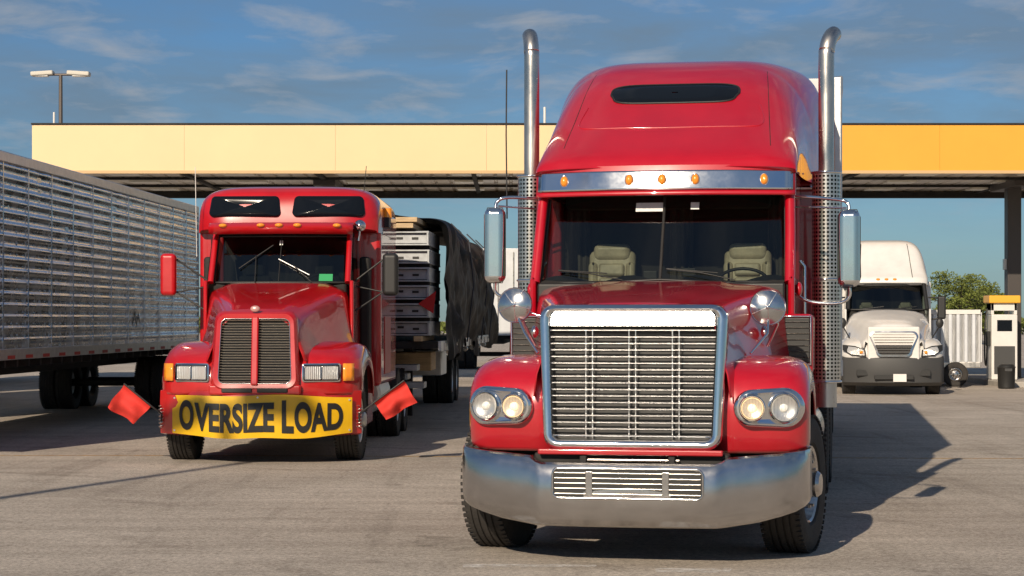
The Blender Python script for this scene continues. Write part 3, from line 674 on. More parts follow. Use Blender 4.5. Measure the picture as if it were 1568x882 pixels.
    boxr('cab_floor', -.9, .9, 2.0, 3.1, 1.4, 1.45, INT, P, 0); boxr('cab_back', -.9, .9, 3.0, 3.05, 1.4, 2.95, INT, P, 0)
    boxr('cab_ceiling', -.9, .9, 2.42, 3.05, 2.88, 2.9, INT, P, 0)
    boxr('dashboard', -.88, .88, 2.12, 2.5, 1.9, 2.24, INT, P, .05, 3)
    for x in (-.45, .5):
        box('seat_back', (x, 2.9, 2.05), (.44, .13, .6), INT, P, .05, 3); box('seat_headrest', (x, 2.88, 2.42), (.26, .1, .16), INT, P, .04, 3)
    tube('steering_wheel', [(.5 + .2 * cos(a * pi / 12), 2.55 + .08 * sin(a * pi / 12), 2.24 + .12 * sin(a * pi / 12)) for a in range(24)], .015, BLACK, P, cyc=True)
    FL = M('red_flag_cloth', (.62, .035, .025), .8, bump=.2, bscale=15, var=.15, vscale=8)
    def flag(base, ux, uz, name):
        rows = []
        for i in range(13):
            r = []
            for j in range(11):
                a, c = i / 12, j / 10
                p = Vector(base) + Vector(ux) * a + Vector(uz) * c
                p.y += .06 * sin(a * 8 + c * 4) * c + .04 * sin(c * 8); p.z -= .06 * a * c; p.x += .02 * sin(a * 7) * c; r.append(p)
            rows.append(r)
        grid(name, rows, FL, P, ang=80)
    flag((-1.34, .40, .69), (-.33, .0, .27), (-.22, .03, -.22), 'flag')
    flag((1.40, .40, .74), (.37, .0, .27), (.15, .03, -.21), 'flag')
m, n, l, b = nt_new('rect_headlight')
b.inputs['Base Color'].default_value = (.80, .78, .74, 1); b.inputs['Metallic'].default_value = .5; b.inputs['Roughness'].default_value = .25; b.inputs['Coat Weight'].default_value = 1
tc = n.new('ShaderNodeTexCoord'); w = n.new('ShaderNodeTexWave'); w.inputs['Scale'].default_value = 14; w.inputs['Distortion'].default_value = 1; bp = n.new('ShaderNodeBump'); bp.inputs['Strength'].default_value = .7; bp.inputs['Distance'].default_value = .015
l.new(tc.outputs['Object'], w.inputs['Vector']); l.new(w.outputs['Fac'], bp.inputs['Height']); l.new(bp.outputs[0], b.inputs['Normal'])
HLT = m
GRL = M('grille_grey', (.38, .34, .29), .42, .8)
build_left()

# ================================================================= FLATBED WITH LOAD
Fb = empty('flatbed_trailer', (-2.95, 31.0, 0), -2.4)
def build_flat():
    P = Fb
    boxr('deck', -1.8, 1.8, 0, 15, 1.30, 1.42, DARK, P, .01)
    boxr('side_rail', 1.8, 1.85, 0, 15, 1.26, 1.42, ALU, P, .005)
    boxr('frame', -.5, .5, 0, 15, .95, 1.3, DARK, P, .01)
    STEEL = M('galvanised_section', (.44, .46, .48), .45, .35, var=.3, vscale=5, bump=.05, bscale=15)
    L = []; LD = []
    boxr('load_core', -1.6, 1.66, .12, 2.0, 1.5, 3.1, BLACK, P, 0)
    z = 1.5
    for r in range(6):
        h = .235
        for c in range(3):
            x0 = -1.65 + c * 1.12; x1 = x0 + 1.08; jt = random.uniform(-.09, .09)
            L.append((((x0 + x1) / 2, 1.0 + jt, z + h - .02), (x1 - x0, 2.2, .03)))
            L.append((((x0 + x1) / 2, 1.0 + jt, z + .02), (x1 - x0, 2.2, .025)))
            L.append(((x0 + .02, 1.0 + jt, z + h / 2), (.03, 2.2, h - .05))); L.append(((x1 - .02, 1.0 + jt, z + h / 2), (.03, 2.2, h - .05)))
            L.append((((x0 + x1) / 2, -.02 + jt, z + h / 2), (x1 - x0 - .05, .03, h - .085)))
            for hx in (.25, .62, .86): LD.append(((x0 + hx, -.038 + jt, z + h / 2 + random.uniform(-.02, .02)), (.10, .012, .035)))
        z += h + .045
    boxes('steel_sections', L, STEEL, P, .004); boxes('section_holes', LD, BLACK, P)
    Lw = []
    for r in range(2):
        for c in range(5):
            Lw.append(((-1.35 + c * .64 + random.uniform(-.02, .02), 1.0 + random.uniform(-.12, .12), z + .03 + r * .10), (.56 + random.uniform(-.1, 0), 2.3, .075)))
    boxes('lumber_stack', Lw, WOOD, P, .006)
    boxes('load_blocks', [((.6, .4, 1.0), (.5, .5, .12)), ((1.2, .5, 1.0), (.5, .5, .1)), ((.9, .5, .86), (.8, .5, .1)), ((1.3, .6, .72), (.5, .5, .1))], STEEL, P, .01)
    boxes('dunnage', [((x, 1.0, 1.46), (.12, 2.4, .08)) for x in (-1.5, -.5, .5, 1.5)], WOOD, P)
    TARP = M('black_tarp', (.008, .008, .009), .55, 0, 0, bump=.6, bscale=5, var=.4, vscale=3, spec=.28)
    rows = []
    prof = [(1.84, 1.35), (1.86, 1.7), (1.88, 2.1), (1.89, 2.5), (1.88, 2.9), (1.83, 3.15), (1.70, 3.32), (1.4, 3.42), (.9, 3.46), (0, 3.5), (-1.4, 3.46), (-1.8, 3.3), (-1.86, 2.5), (-1.84, 1.45)]
    pf = [(v.x, v.y) for v in catmull([(a, b, 0) for a, b in prof], 4)]
    NY = 150
    for i in range(NY):
        y = .85 + 13.8 * i / (NY - 1); r = []
        for j, (x, z) in enumerate(pf):
            f = noise.noise(Vector((y * 1.1, z * .9, x * .3))) * .16 + noise.noise(Vector((y * 3.2 + z * 1.2, z * 1.8, 3))) * .09 + .04 * noise.noise(Vector((y * 9, z * 2.5, 9)))
            low = max(0, 2.2 - z); f *= (1 + low * .8)
            hem = .45 * noise.noise(Vector((y * 1.3, 0, 7))) * max(0, 1 - j / 7) - (.25 * max(0, 1 - j / 6) * max(0, sin(y * 1.9)))
            top = .16 * noise.noise(Vector((y * .6, 1, 1))) + .05 * noise.noise(Vector((y * 2.5, x * 2, 1)))
            r.append((x + f * (1 if x > 0 else -1), y + .05 * noise.noise(Vector((z * 3, y, 0))), z + hem + (top if z > 3 else 0)))
        rows.append(r)
    grid('tarp', rows, TARP, P, ang=80)
    for yy in (5.5, 10, 13):
        tube('strap', [(1.9, yy, 1.35), (2.02, yy, 2.4), (1.93, yy, 3.2), (1.6, yy, 3.52)], .015, M('strap_web', (.05, .05, .06), .7), P, res=1)
    for yy in range(2, 14, 2): tube('winch', [(1.83, yy - .08, 1.22), (1.83, yy + .08, 1.22)], .05, STAIN, P)
    box('tool_box', (1.25, 4.5, 1.0), (.6, 1.2, .45), ALU, P, .02); box('crate', (1.2, 1.6, 1.08), (.8, .9, .3), WOOD, P, .02)
    for i in range(12): box('stake', (1.86, .6 + i * 1.25, 1.33), (.05, .1, .12), STAIN, P, .005)
    for yy in (11, 12.3):
        for s in (-1, 1):
            wheel(P, s * 1.1, yy, .5, .28, s, kind='dual'); wheel(P, s * .78, yy, .5, .28, s, kind='dual')
    for s in (-1, 1): boxr('landing_leg', s * .95, s * 1.1, 3.2, 3.35, .1, 1.3, DARK, P, .01)
    mk('corner_flag', [(1.50, -.14, 2.0), (1.74, -.16, 1.85), (1.78, -.15, 2.2)], [(0, 1, 2)], M('corner_flag_cloth', (.5, .02, .02), .8), P, smooth=False)
build_flat()

# ================================================================= WHITE TRUCK
W = empty('white_semi_truck', (8.85, 46.0, 0), -6.5)
def build_white():
    P = W
    rows = []
    for i in range(25):
        x = -1.18 + 2.36 * i / 24; y = .45 * (abs(x) / 1.18) ** 2.5
        rows.append([(x, y + .12, .90), (x, y, .86), (x, y - .03, .62), (x, y, .48), (x, y + .02, .30), (x * .95, y + .15, .22)])
    grid('bumper', rows, GREYP, P, ang=40, solid=.01)
    boxes('bumper_vents', [((0, -.03, .42), (.9, .06, .1)), ((-.72, .12, .52), (.25, .1, .14)), ((.72, .12, .52), (.25, .1, .14))], BLACK, P, .01)
    mk('licence_plate', [(-.02, -.07, .32), (.28, -.07, .32), (.28, -.06, .5), (-.02, -.06, .5)], [(0, 1, 2, 3)], WHITE, P, smooth=False)
    path = [(.12, .80), (.08, .92), (.12, 1.08), (.26, 1.20), (.5, 1.28), (.85, 1.32), (1.2, 1.30), (1.5, 1.2), (1.7, 1.0), (1.75, .8)]
    prof = [(.38, 0), (.6, 0), (.85, 0), (1.0, -.005), (1.08, -.03), (1.14, -.08), (1.17, -.14), (1.17, -.28)]
    tab = [(.08, .50, 1.55, .60), (.2, .54, 1.66, .64), (.6, .62, 1.76, .74), (1.2, .76, 1.88, .86), (1.9, .92, 2.0, 1.0)]
    rows = []
    for i in range(17):
        y = .08 + 1.82 * i / 16; w, zt, wb = lerp(tab, y)
        h = [(0, zt), (.4 * w, zt - .01), (.7 * w, zt - .04), (.9 * w, zt - .10), (w, zt - .2), ((w + wb) / 2 + .02, zt - .36), (wb + .05, 1.25), (wb + .08, 1.1)]
        rows.append([(-a, y, b) for a, b in h[::-1]] + [(a, y, b) for a, b in h[1:]])
    grid('hood', rows, WHITE, P, ang=45, solid=.01)
    for s in (-1, 1):
        sweep('fender', path, prof, WHITE, P, s, yb=.4, hw=1.2)
        q = [(s * .66, .10, .92), (s * .95, .24, .95), (s * 1.12, .42, 1.04), (s * 1.12, .48, 1.14), (s * .88, .26, 1.12), (s * .68, .12, 1.05)]
        c = [sum(v[k] for v in q) / 6 for k in range(3)]
        mk('headlight', [(a, b - .02, z) for a, b, z in q] + [(c[0], c[1] - .06, c[2])], [(i, (i + 1) % 6, 6) for i in range(6)], HLT, P)
        mk('headlight_surround', [(c[0] + (a - c[0]) * 1.15, b - .012, c[2] + (z - c[2]) * 1.3) for a, b, z in q], [tuple(range(6))], BLACK, P, smooth=False)
        ellips('turn_signal', (s * .74, .10, 1.0), (.04, .03, .04), AMBER, P)
        boxr('door', s * .98, s * 1.03, 1.9, 3.1, .6, 2.02, WHITE, P, .03, 3)
        tube('a_pillar', [(s * .94, 1.95, 2.0), (s * .90, 2.42, 2.62)], .045, BLACK, P)
        boxr('b_pillar', s * .92, s * 1.02, 2.95, 3.3, 1.9, 2.7, WHITE, P, .02)
        mk('door_glass', [(s * 1.0, 2.05, 2.02), (s * 1.0, 3.0, 2.02), (s * .95, 3.0, 2.6), (s * .95, 2.4, 2.6)], [(0, 1, 2, 3)], GLASSD, P, smooth=False)
        box('mirror_housing', (s * 1.30, 2.15, 2.05), (.2, .14, .56), BLACK, P, .05, 4)
        tube('mirror_arm', [(s * 1.28, 2.18, 1.8), (s * 1.0, 2.2, 1.75)], .02, BLACK, P); tube('mirror_arm', [(s * 1.28, 2.18, 2.28), (s * 1.0, 2.3, 2.3)], .02, BLACK, P)
        tube('hood_mirror_arm', [(s * .95, 1.0, 1.3), (s * 1.12, .9, 1.6)], .015, BLACK, P); ellips('hood_mirror', (s * 1.13, .88, 1.68), (.09, .05, .12), BLACK, P)
        boxr('side_skirt', s * .9, s * 1.1, 1.8, 5.2, .3, .95, WHITE, P, .04)
        wheel(P, s * .98, 1.05, .5, .28, s, rim=ALU)
        for yy in (5.9, 7.2): wheel(P, s * 1.02, yy, .5, .28, s, kind='dual')
    g = rrect(.42, .56, .90, 1.50, .14); g2 = rrect(.38, .52, .94, 1.46, .12)
    gy = lambda z: .0 + (z - .9) * .12
    grid('grille_surround', [[(x, gy(z) + d, z) for x, z in r] for r, d in ((g, .1), (g, -.01), (g2, -.015), (g2, .05))], CHROMED, P, closeu=True)
    mk('grille_backing', [(x, gy(z) + .03, z) for x, z in g2], [tuple(range(len(g2)))], BLACK, P, smooth=False)
    slats('grille_slats', 0, 0, .96, 1.44, 8, .01, .03, .010, GRL, P, fx=lambda z: (-.38 - .14 * (z - .94) / .52 + .02, .38 + .14 * (z - .94) / .52 - .02), ty=.12)
    boxr('front_panel', -.6, .6, .06, .2, .8, 1.6, WHITE, P, .05, 3)
    def ws(u, v): return (.93 * u * (1 - .04 * v), 1.9 + .5 * v + .15 * u * u, 2.0 + .6 * v)
    grid('windshield', [[ws(-1 + 2 * i / 16, j / 3) for i in range(17)] for j in range(4)], GLASSK, P)
    tube('windshield_gasket', [ws(-1 + 2 * i / 20, 0) for i in range(21)] + [ws(1 - 2 * i / 20, 1) for i in range(21)], .022, BLACK, P, cyc=True)
    tube('wiper', [ws(-.7, .02), ws(-.1, .12)], .015, BLACK, P); tube('wiper', [ws(.2, .02), ws(.75, .12)], .015, BLACK, P)
    tab = [(2.32, .97, 2.66), (2.36, .99, 2.78), (2.5, 1.02, 2.9), (2.75, 1.04, 3.14), (3.0, 1.07, 3.42), (3.2, 1.09, 3.62), (3.5, 1.12, 3.72), (4.2, 1.15, 3.76), (5.2, 1.15, 3.76)]
    tabs = [(v.x, v.y, v.z) for v in catmull(tab, 4)]; n = 6; rows = []
    for y, Wd, Z in tabs:
        r = []
        for k in range(41):
            t = pi * k / 40; z = 2.6 + (Z - 2.6) * abs(sin(t)) ** (2 / n)
            r.append((Wd * (1 - .22 * max(0, z - 2.75)) * math.copysign(abs(cos(t)) ** (2 / n), cos(t)), y + .12 * abs(cos(t)) ** 3 * max(0, 1 - (y - 2.3) / .9), z))
        rows.append(r)
    grid('roof_fairing', rows, WHITE, P, ang=50, capends=True)
    for s in (-1, 1): tube('fairing_seam', [(s * .62, 2.335, 2.80), (s * .60, 2.77, 3.17), (s * .58, 3.0, 3.43), (s * .56, 3.2, 3.63)], .008, GREYP, P)
    for x in (-.7, -.2, 0, .2, .7): ellips('marker_lamp', (x, 2.34 + .1 * x * x, 2.74), (.05, .04, .03), AMBER, P)
    boxr('sleeper', -1.15, 1.15, 3.2, 5.2, .8, 2.7, WHITE, P, .05, 3)
    boxr('cab_floor', -.9, .9, 1.9, 3.1, 1.2, 1.25, INT, P, 0); boxr('cab_back', -.9, .9, 3.1, 3.15, 1.2, 2.65, INT, P, 0)
    boxr('dashboard', -.9, .9, 2.05, 2.4, 1.7, 2.0, INT, P, .04); seat(P, -.45, 2.9, 1.5, .7); seat(P, .5, 2.9, 1.5, .7)
    boxr('chassis', -.42, .42, .4, 7.8, .5, .95, DARK, P, .02); boxr('engine', -.5, .5, .3, 1.9, .45, 1.4, DARK, P, .02)
build_white()

def low_trailer():
    P = empty('cargo_trailer', (12.45, 53.0, 0), 80)
    boxr('body', -1.0, 1.0, 0, 5.5, .55, 2.0, WHITET, P, .04)
    for s in (-1, 1):
        prof = []; y = .05
        while y < 5.3: prof += [(0, y), (0, y + .07), (.025, y + .09), (.025, y + .16), (0, y + .18)]; y += .2
        grid('side_panel', [[(s * (1.0 + d), yy, z) for d, yy in prof] for z in (.65, 1.9)], SILV2, P, ang=15)
        for yy in (.65, 1.38): wheel(P, s * 1.0, yy, .33, .22, s, rim=CHROMED)
        boxr('rail', s * .99, s * 1.04, 0, 5.5, .5, .64, STAIN, P, .01); boxr('top_rail', s * .99, s * 1.04, 0, 5.5, 1.9, 2.02, WHITE, P, .01)
    boxes('end_ribs', [((-.9 + .15 * i, -.02, 1.3), (.06, .03, 1.3)) for i in range(13)], WHITET, P)
    tube('tongue', [(-.5, 5.5, .5), (0, 6.5, .5), (.5, 5.5, .5)], .05, DARK, P)
low_trailer()

# ================================================================= CANOPY
C = empty('fuel_station_canopy', (0, 50.7, 0), 0)
def build_canopy():
    P = C
    x0, x1, D, zb, zt = -12.2, 24, 9.2, 5.5, 6.72
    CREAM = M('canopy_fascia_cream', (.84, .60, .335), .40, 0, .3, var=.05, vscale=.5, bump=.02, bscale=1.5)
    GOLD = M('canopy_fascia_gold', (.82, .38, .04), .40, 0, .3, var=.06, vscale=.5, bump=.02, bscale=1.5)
    x = x0
    while x < x1 - .1:
        xe = min(x + 3.85, x1)
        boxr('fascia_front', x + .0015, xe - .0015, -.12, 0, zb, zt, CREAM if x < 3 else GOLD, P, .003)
        boxr('fascia_back', x + .003, xe - .003, D, D + .12, zb, zt, CREAM, P, .004); x += 3.85
    for xx in (x0, x1):
        boxr('fascia_end', xx - .06, xx + .06, .002, D - .002, zb, zt, CREAM, P, .01)
    boxr('fascia_cap', x0 - .05, x1 + .05, -.15, -.03, zt + .002, zt + .05, DARK, P, .01)
    boxr('fascia_foot', x0 - .02, x1 + .02, -.14, -.122, zb - .02, zb + .06, M('fascia_foot_trim', (.60, .40, .20), .4), P, .004)
    CEIL = M('canopy_ceiling', (.75, .67, .56), .30, .3, var=.55, vscale=.9, bump=.03, bscale=2)
    prof = []; x = x0 + .1
    while x < x1 - .2: prof += [(x, 0), (x + .26, 0), (x + .28, .03), (x + .34, .03), (x + .36, 0)]; x += .42
    grid('ceiling_deck', [[(a, y, zb + .12 + b) for a, b in prof] for y in (0, D)], CEIL, P, ang=10)
    boxr('roof_sheet', x0, x1, 0, D, zt - .3, zt - .25, CEIL, P, 0)
    L = []
    for i in range(12):
        for y in (1.6, 4.6, 7.6): L.append(((x0 + 2 + i * 3.0, y, zb + .10), (.8, .8, .06)))
    boxes('ceiling_lights', L, M('light_panel', (.85, .82, .72), .3), P, .01)
    boxes('ceiling_beams', [(((x0 + x1) / 2, y, zb + .09), (x1 - x0 - .3, .08, .08)) for y in (3.1, 6.1)], DARK, P)
    boxes('ceiling_crossbeams', [((x, D / 2, zb + .09), (.12, D - .4, .08)) for x in (-8.6, -5.1, -1, 4.4, 9, 13.95, 18)], DARK, P)
    boxr('front_gutter', x0, x1, .002, .14, zb + .01, zb + .1, DARK, P, .01); boxr('back_gutter', x0, x1, D - .30, D - .002, zb - .08, zb + .1, DARK, P, .01)
    BR = M('column_bronze', (.09, .08, .075), .45, .4)
    for x in (-5.1, 4.4, 13.95, 22):
        boxr('column', x - .19, x + .19, 4.4, 4.8, 0, zb + .1, BR, P, .015)
        boxr('column_head', x - .3, x + .3, 3.2, 6.0, zb - .1, zb + .1, BR, P, .01)
        box('column_box', (x - .21, 4.6, 3.3), (.1, .2, .3), WHITE, P, .01)
build_canopy()
CONC = M('island_concrete', (.42, .39, .35), .85, bump=.2, bscale=20, var=.2, vscale=4)
for x in (4.4, 13.6, 22):
    boxr('fuel_island', x - .8, x + .8, 51.6, 58.5, -.05, .15, CONC, None, .04, 3)
YD = M('dispenser_yellow', (.80, .42, .04), .4, 0, .4)
def dispenser(x, y):
    P = empty('fuel_dispenser', (x, y, .15))
    boxr('cabinet', -.35, .35, 0, .6, 0, 1.75, WHITE, P, .03, 3); boxr('topper', -.42, .42, -.05, .65, 2.05, 2.26, YD, P, .03, 3)
    boxr('post_l', -.35, -.27, .05, .55, 1.75, 2.05, WHITE, P, .01); boxr('post_r', .27, .35, .05, .55, 1.75, 2.05, WHITE, P, .01)
    boxr('header', -.35, .35, .05, .55, 1.85, 2.05, WHITE, P, .01)
    boxr('screen', -.2, .2, -.012, .01, 1.3, 1.6, GLASSD, P, .005); boxr('lower_panel', -.28, .28, -.012, .01, .15, .9, GREYP, P, .005)
    boxr('nozzle_boot', -.44, -.35, .1, .3, .9, 1.3, BLACK, P, .02)
    tube('hose', [(-.42, .2, 1.9), (-.5, .1, 1.4), (-.52, .05, .6), (-.46, .12, .4), (-.42, .2, .95)], .022, BLACK, P, sm=True)
dispenser(13.2, 53.2); dispenser(14.8, 53.2)
def bin_(x, y, k=.6):
    P = empty('waste_bin', (x, y, 0)); P.scale = (k, k, k)
    lathe('body', [(0, 0), (.30, 0), (.34, .05), (.36, .85), (.38, .88), (.36, .92), (.28, 1.0), (0, 1.02)], BLACK, P, (0, 0, 0), (0, 0, 1), 20)
    boxr('opening', -.15, .15, -.37, -.3, .72, .84, GREYP, P, .01)
bin_(12.6, 50.6, .62); bin_(13.55, 50.4, .78)

LG = M('lamp_pole_bronze', (.13, .11, .10), .5, .5); LH = M('lamp_head_grey', (.55, .52, .46), .5)
def street_lamp(x, y, h, arm=.9):
    P = empty('street_lamp', (x, y, 0))
    lathe('pole', [(.13, .6), (.11, 2), (.07, h)], LG, P, (0, 0, 0), (0, 0, 1), 12)
    lathe('base', [(0, .6), (.3, .6), (.3, 0)], CONC, P, (0, 0, 0), (0, 0, 1), 20)
    tube('arm', [(-arm, 0, h + .02), (arm, 0, h + .02)], .045, LG, P)
    for s in (-1, 1):
        box('lamp_head', (s * (arm * .72), 0, h + .06), (.85, .42, .17), LH, P, .05, 3, rot=(0, s * .06, 0))
        box('lamp_lens', (s * (arm * .75), 0, h - .04), (.5, .3, .04), WHITE, P, .01)
street_lamp(-17.05, 75, 11.0, .95)
street_lamp(-10.1, 5.6, 10.6, .9)
tube('antenna_mast', [(-17.3, 75, 0), (-17.3, 75, 9.6)], .04, WHITE); tube('antenna_mast', [(1.25, 76, 0), (1.25, 76, 9.9)], .05, WHITE)

# ================================================================= VEGETATION
LEAF = M('tree_foliage', (.15, .18, .03), .7, var=.55, vscale=1.2)
BARK = M('tree_bark', (.10, .075, .05), .9, bump=.4, bscale=12)
def leaves(vs, fs, c, r, n, ls):
    for _ in range(n):
        d = Vector((random.gauss(0, 1), random.gauss(0, 1), random.gauss(0, 1))).normalized() * (random.random() ** .5)
        p = Vector(c) + Vector((d.x * r[0], d.y * r[1], d.z * r[2]))
        a = Vector((random.uniform(-1, 1), random.uniform(-1, 1), random.uniform(-1, 1))).normalized(); b = a.orthogonal().normalized() * ls * random.uniform(.5, 1.1); a = a * ls * random.uniform(.6, 1.3)
        o = len(vs); vs += [p - a, p - b * .6, p + a, p + b * .6]; fs.append((o, o + 1, o + 2, o + 3))
def tree(x, y, h, w):
    P = empty('tree', (x, y, 0)); vs, fs = [], []
    lathe('trunk', [(.16, 0), (.12, h * .25), (.08, h * .5), (.02, h * .9)], BARK, P, (0, 0, 0), (0, 0, 1), 8)
    for i in range(18):
        a = i * 2.4; z0 = h * (.22 + .035 * i); rr = w * .5 * (1 - abs(z0 / h - .55)) * random.uniform(.6, 1.0)
        e = (cos(a) * rr, sin(a) * rr, z0 + h * .12)
        tube('limb', [(0, 0, z0), (e[0] * .5, e[1] * .5, z0 + h * .05), e], .03, BARK, P)
        leaves(vs, fs, e, (w * .16, w * .16, h * .09), 170, .12); leaves(vs, fs, (e[0] * .6, e[1] * .6, e[2] + .1), (w * .14, w * .14, h * .08), 90, .12)
    mk('crown', vs, fs, LEAF, P, smooth=False, recalc=False)
tree(31.7, 140, 5.1, 5.2); tree(34.2, 145, 4.3, 4.6); tree(36.5, 155, 3.8, 4.2); tree(62, 170, 7, 6)
vs, fs = [], []
for i in range(900):
    x = random.uniform(-170, 190); y = 235 + random.uniform(-6, 6); h = 2.4 + 1.2 * noise.noise(Vector((x * .05, 0, 0))) + .5 * noise.noise(Vector((x * .3, 0, 0)))
    leaves(vs, fs, (x, y, h * .5), (1.8, 1.5, h * .5), 26, .38)
for i in range(500):  # unseen tree row behind the camera, added to show up in the chrome reflections
    x = random.uniform(-220, 220); h = 4 + 2 * noise.noise(Vector((x * .04, 5, 0)))
    leaves(vs, fs, (x, -160 + random.uniform(-6, 6), h * .5), (3, 2, h * .5), 24, .8)
mk('distant_treeline', vs, fs, LEAF, None, smooth=False, recalc=False)

# ================================================================= GROUND
m, n, l, b = nt_new('aged_concrete_paving')
b.inputs['Roughness'].default_value = .88; b.inputs['Specular IOR Level'].default_value = .3
tc = n.new('ShaderNodeTexCoord')
def noi(sc, det=6, rg=.6, st=None):
    src = tc.outputs['Object']
    if st:
        mp = n.new('ShaderNodeMapping'); mp.inputs['Scale'].default_value = st[:3]; mp.inputs['Rotation'].default_value = (0, 0, st[3]); l.new(src, mp.inputs['Vector']); src = mp.outputs[0]
    t = n.new('ShaderNodeTexNoise'); t.inputs['Scale'].default_value = sc; t.inputs['Detail'].default_value = det; t.inputs['Roughness'].default_value = rg; l.new(src, t.inputs['Vector']); return t.outputs['Fac']
def ramp(f, a, b_, ca, cb):
    r = n.new('ShaderNodeValToRGB'); r.color_ramp.elements[0].position = a; r.color_ramp.elements[1].position = b_; r.color_ramp.elements[0].color = (*ca, 1); r.color_ramp.elements[1].color = (*cb, 1); l.new(f, r.inputs['Fac']); return r.outputs['Color']
def mul(a, c, f=1):
    x = n.new('ShaderNodeMix'); x.data_type = 'RGBA'; x.blend_type = 'MULTIPLY'; x.inputs['Factor'].default_value = f; l.new(a, x.inputs['A']); l.new(c, x.inputs['B']); return x.outputs['Result']
base = ramp(noi(26, 9, .95), .40, .58, (.22, .185, .155), (.86, .77, .67))
c1 = ramp(noi(.35, 8, .62), .35, .62, (.80, .79, .78), (1.0, 1.0, 1.0))
c2 = ramp(noi(1.4, 7, .7, (.22, 1.8, 1, .12)), .36, .6, (.80, .79, .78), (1, 1, 1))
c3 = ramp(noi(2.2, 9, .78), .31, .42, (.42, .40, .38), (1, 1, 1))
c4 = ramp(noi(9, 4, .6), .35, .65, (.82, .82, .82), (1.0, 1.0, 1.0))
c5 = ramp(noi(.9, 4, .6, (2.2, .12, 1, -.18)), .32, .46, (.70, .69, .68), (1, 1, 1))
c6 = ramp(noi(.55, 10, .7), .33, .39, (.66, .65, .64), (1, 1, 1))
# tyre scuffs: thin arcs from distorted wide rings
mp = n.new('ShaderNodeMapping'); mp.inputs['Location'].default_value = (14, -6, 0); l.new(tc.outputs['Object'], mp.inputs['Vector'])
wv = n.new('ShaderNodeTexWave'); wv.wave_type = 'RINGS'; wv.rings_direction = 'Z'; wv.inputs['Scale'].default_value = .16; wv.inputs['Distortion'].default_value = .8; wv.inputs['Detail'].default_value = 1; wv.inputs['Detail Scale'].default_value = .3
l.new(mp.outputs[0], wv.inputs['Vector'])
c7 = ramp(wv.outputs['Fac'], .955, .985, (1, 1, 1), (.80, .79, .78))
brk = ramp(noi(.5, 6, .7), .48, .60, (0, 0, 0), (1, 1, 1))
x7 = n.new('ShaderNodeMix'); x7.data_type = 'RGBA'; x7.inputs['A'].default_value = (1, 1, 1, 1); l.new(brk, x7.inputs['Factor']); l.new(c7, x7.inputs['B'])
col = mul(mul(mul(mul(mul(mul(mul(base, c1), c2), c3, .6), c4), c5, .7), c6, .8), x7.outputs['Result'])
l.new(col, b.inputs['Base Color'])
bp = n.new('ShaderNodeBump'); bp.inputs['Strength'].default_value = .55; bp.inputs['Distance'].default_value = .018; l.new(noi(32, 7, .9), bp.inputs['Height']); l.new(bp.outputs[0], b.inputs['Normal'])
G = 2500
mk('ground', [(-G, -G, 0), (G, -G, 0), (G, G, 0), (-G, G, 0)], [(0, 1, 2, 3)], m, None, smooth=False)

def worn(name, col, cov):
    mm, nn, ll, bb = nt_new(name); bb.inputs['Base Color'].default_value = (*col, 1); bb.inputs['Roughness'].default_value = .8
    t = nn.new('ShaderNodeTexCoord'); q = nn.new('ShaderNodeTexNoise'); q.inputs['Scale'].default_value = 7; q.inputs['Detail'].default_value = 10; q.inputs['Roughness'].default_value = .8
    r = nn.new('ShaderNodeValToRGB'); r.color_ramp.elements[0].position = 1 - cov - .08; r.color_ramp.elements[1].position = 1 - cov + .1
    r.color_ramp.elements[1].color = (.7, .7, .7, 1)
    ll.new(t.outputs['Object'], q.inputs['Vector']); ll.new(q.outputs['Fac'], r.inputs['Fac']); ll.new(r.outputs['Color'], bb.inputs['Alpha']); return mm
def strip(name, pts, mat):
    mk(name, [(x, y, .004) for x, y in pts], [tuple(range(len(pts)))], mat, None, smooth=False)
WY = worn('worn_yellow_line', (.60, .34, .06), .56); WW = worn('worn_white_mark', (.88, .86, .83), .50)
strip('painted_line', [(-30, 25.6), (-4, 25.55), (20, 24.2), (20, 24.30), (-4, 25.65), (-30, 25.70)], WY)
strip('painted_mark', [(-.35, 14.02), (.6, 14.05), (.6, 14.2), (-.35, 14.2)], WW)
strip('painted_mark', [(1.0, 13.75), (1.5, 13.72), (1.55, 13.95), (1.0, 13.98)], WW)

# ================================================================= WORLD, SUN, CAMERA
AZ, EL = 200, 27
w = bpy.data.worlds.new('World'); S.world = w; w.use_nodes = True
n = w.node_tree.nodes; l = w.node_tree.links; n.clear()
out = n.new('ShaderNodeOutputWorld'); bg = n.new('ShaderNodeBackground'); sk = n.new('ShaderNodeTexSky'); sk.sky_type = 'NISHITA'; sk.sun_disc = False
sk.sun_elevation = radians(EL); sk.sun_rotation = radians(AZ); sk.air_density = 1.0; sk.dust_density = .3; sk.ozone_density = 3.0
bg.inputs['Strength'].default_value = .070
tc = n.new('ShaderNodeTexCoord')
hs = n.new('ShaderNodeMix'); hs.data_type = 'RGBA'; hs.blend_type = 'MULTIPLY'; hs.inputs['Factor'].default_value = 1; hs.inputs['B'].default_value = (.48, .68, .90, 1)
l.new(sk.outputs[0], hs.inputs['A'])
sep = n.new('ShaderNodeSeparateXYZ'); l.new(tc.outputs['Generated'], sep.inputs[0])
zz = n.new('ShaderNodeMath'); zz.operation = 'MAXIMUM'; zz.inputs[1].default_value = 0; l.new(sep.outputs['Z'], zz.inputs[0])
za = n.new('ShaderNodeMath'); za.operation = 'ADD'; za.inputs[1].default_value = .10; l.new(zz.outputs[0], za.inputs[0])
dx = n.new('ShaderNodeMath'); dx.operation = 'DIVIDE'; l.new(sep.outputs['X'], dx.inputs[0]); l.new(za.outputs[0], dx.inputs[1])
dy = n.new('ShaderNodeMath'); dy.operation = 'DIVIDE'; l.new(sep.outputs['Y'], dy.inputs[0]); l.new(za.outputs[0], dy.inputs[1])
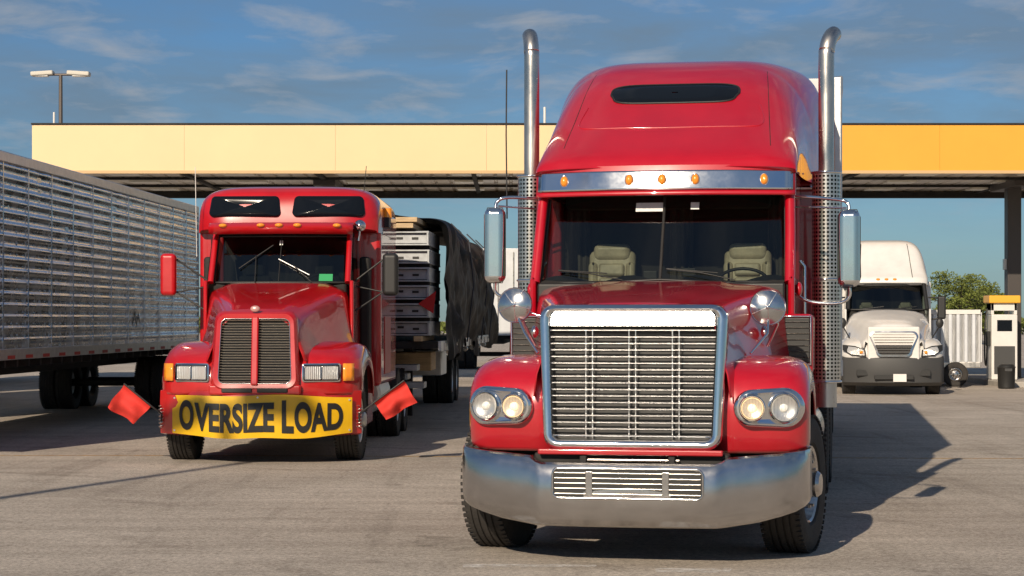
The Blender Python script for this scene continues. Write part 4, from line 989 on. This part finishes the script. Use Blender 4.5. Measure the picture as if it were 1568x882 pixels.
cb = n.new('ShaderNodeCombineXYZ'); l.new(dx.outputs[0], cb.inputs[0]); l.new(dy.outputs[0], cb.inputs[1])
fade = n.new('ShaderNodeMapRange'); fade.interpolation_type = 'SMOOTHSTEP'; fade.inputs['From Min'].default_value = .04; fade.inputs['From Max'].default_value = .10; fade.inputs['To Min'].default_value = .15; l.new(zz.outputs[0], fade.inputs['Value'])
def cloud(sc, det, a, b_, top, off):
    mp = n.new('ShaderNodeMapping'); mp.inputs['Location'].default_value = off; mp.inputs['Scale'].default_value = (1, .8, 1); l.new(cb.outputs[0], mp.inputs['Vector'])
    cn = n.new('ShaderNodeTexNoise'); cn.inputs['Scale'].default_value = sc; cn.inputs['Detail'].default_value = det; cn.inputs['Roughness'].default_value = .58; cn.inputs['Distortion'].default_value = .3
    l.new(mp.outputs[0], cn.inputs['Vector'])
    cr = n.new('ShaderNodeValToRGB'); cr.color_ramp.elements[0].position = a; cr.color_ramp.elements[1].position = b_; cr.color_ramp.elements[1].color = (top, top, top, 1)
    l.new(cn.outputs['Fac'], cr.inputs['Fac'])
    mm = n.new('ShaderNodeMath'); mm.operation = 'MULTIPLY'; l.new(cr.outputs[0], mm.inputs[0]); l.new(fade.outputs[0], mm.inputs[1]); return mm.outputs[0]
def mixc(a, fac, colr):
    mx = n.new('ShaderNodeMix'); mx.data_type = 'RGBA'; mx.inputs['B'].default_value = (*colr, 1); l.new(fac, mx.inputs['Factor']); l.new(a, mx.inputs['A']); return mx.outputs['Result']
s1 = mixc(hs.outputs['Result'], cloud(1.3, 9, .34, .64, .75, (3, 1, 0)), (2.3, 3.2, 4.2))
s2 = mixc(s1, cloud(4.2, 9, .50, .74, .65, (1, 7, 0)), (5.6, 5.8, 6.2))
l.new(s2, bg.inputs['Color']); l.new(bg.outputs[0], out.inputs[0])

ld = bpy.data.lights.new('sun', 'SUN'); ld.energy = 5.0; ld.angle = radians(.5); ld.color = (1, .85, .66)
lo = bpy.data.objects.new('sun', ld); COL.objects.link(lo)
d = -Vector((sin(radians(AZ)) * cos(radians(EL)), cos(radians(AZ)) * cos(radians(EL)), sin(radians(EL))))
lo.rotation_euler = d.to_track_quat('-Z', 'Y').to_euler(); lo.location = (-20, -30, 30)

cd = bpy.data.cameras.new('camera'); cd.sensor_width = 36; cd.lens = 3040 / 1568 * 36; cd.shift_y = 49 / 1568; cd.clip_end = 6000; cd.clip_start = .1
co = bpy.data.objects.new('camera', cd); COL.objects.link(co); co.location = (0, 0, 1.75); co.rotation_euler = (radians(90), 0, 0)
S.camera = co
S.view_settings.view_transform = 'Standard'; S.view_settings.look = 'None'; S.view_settings.exposure = 0
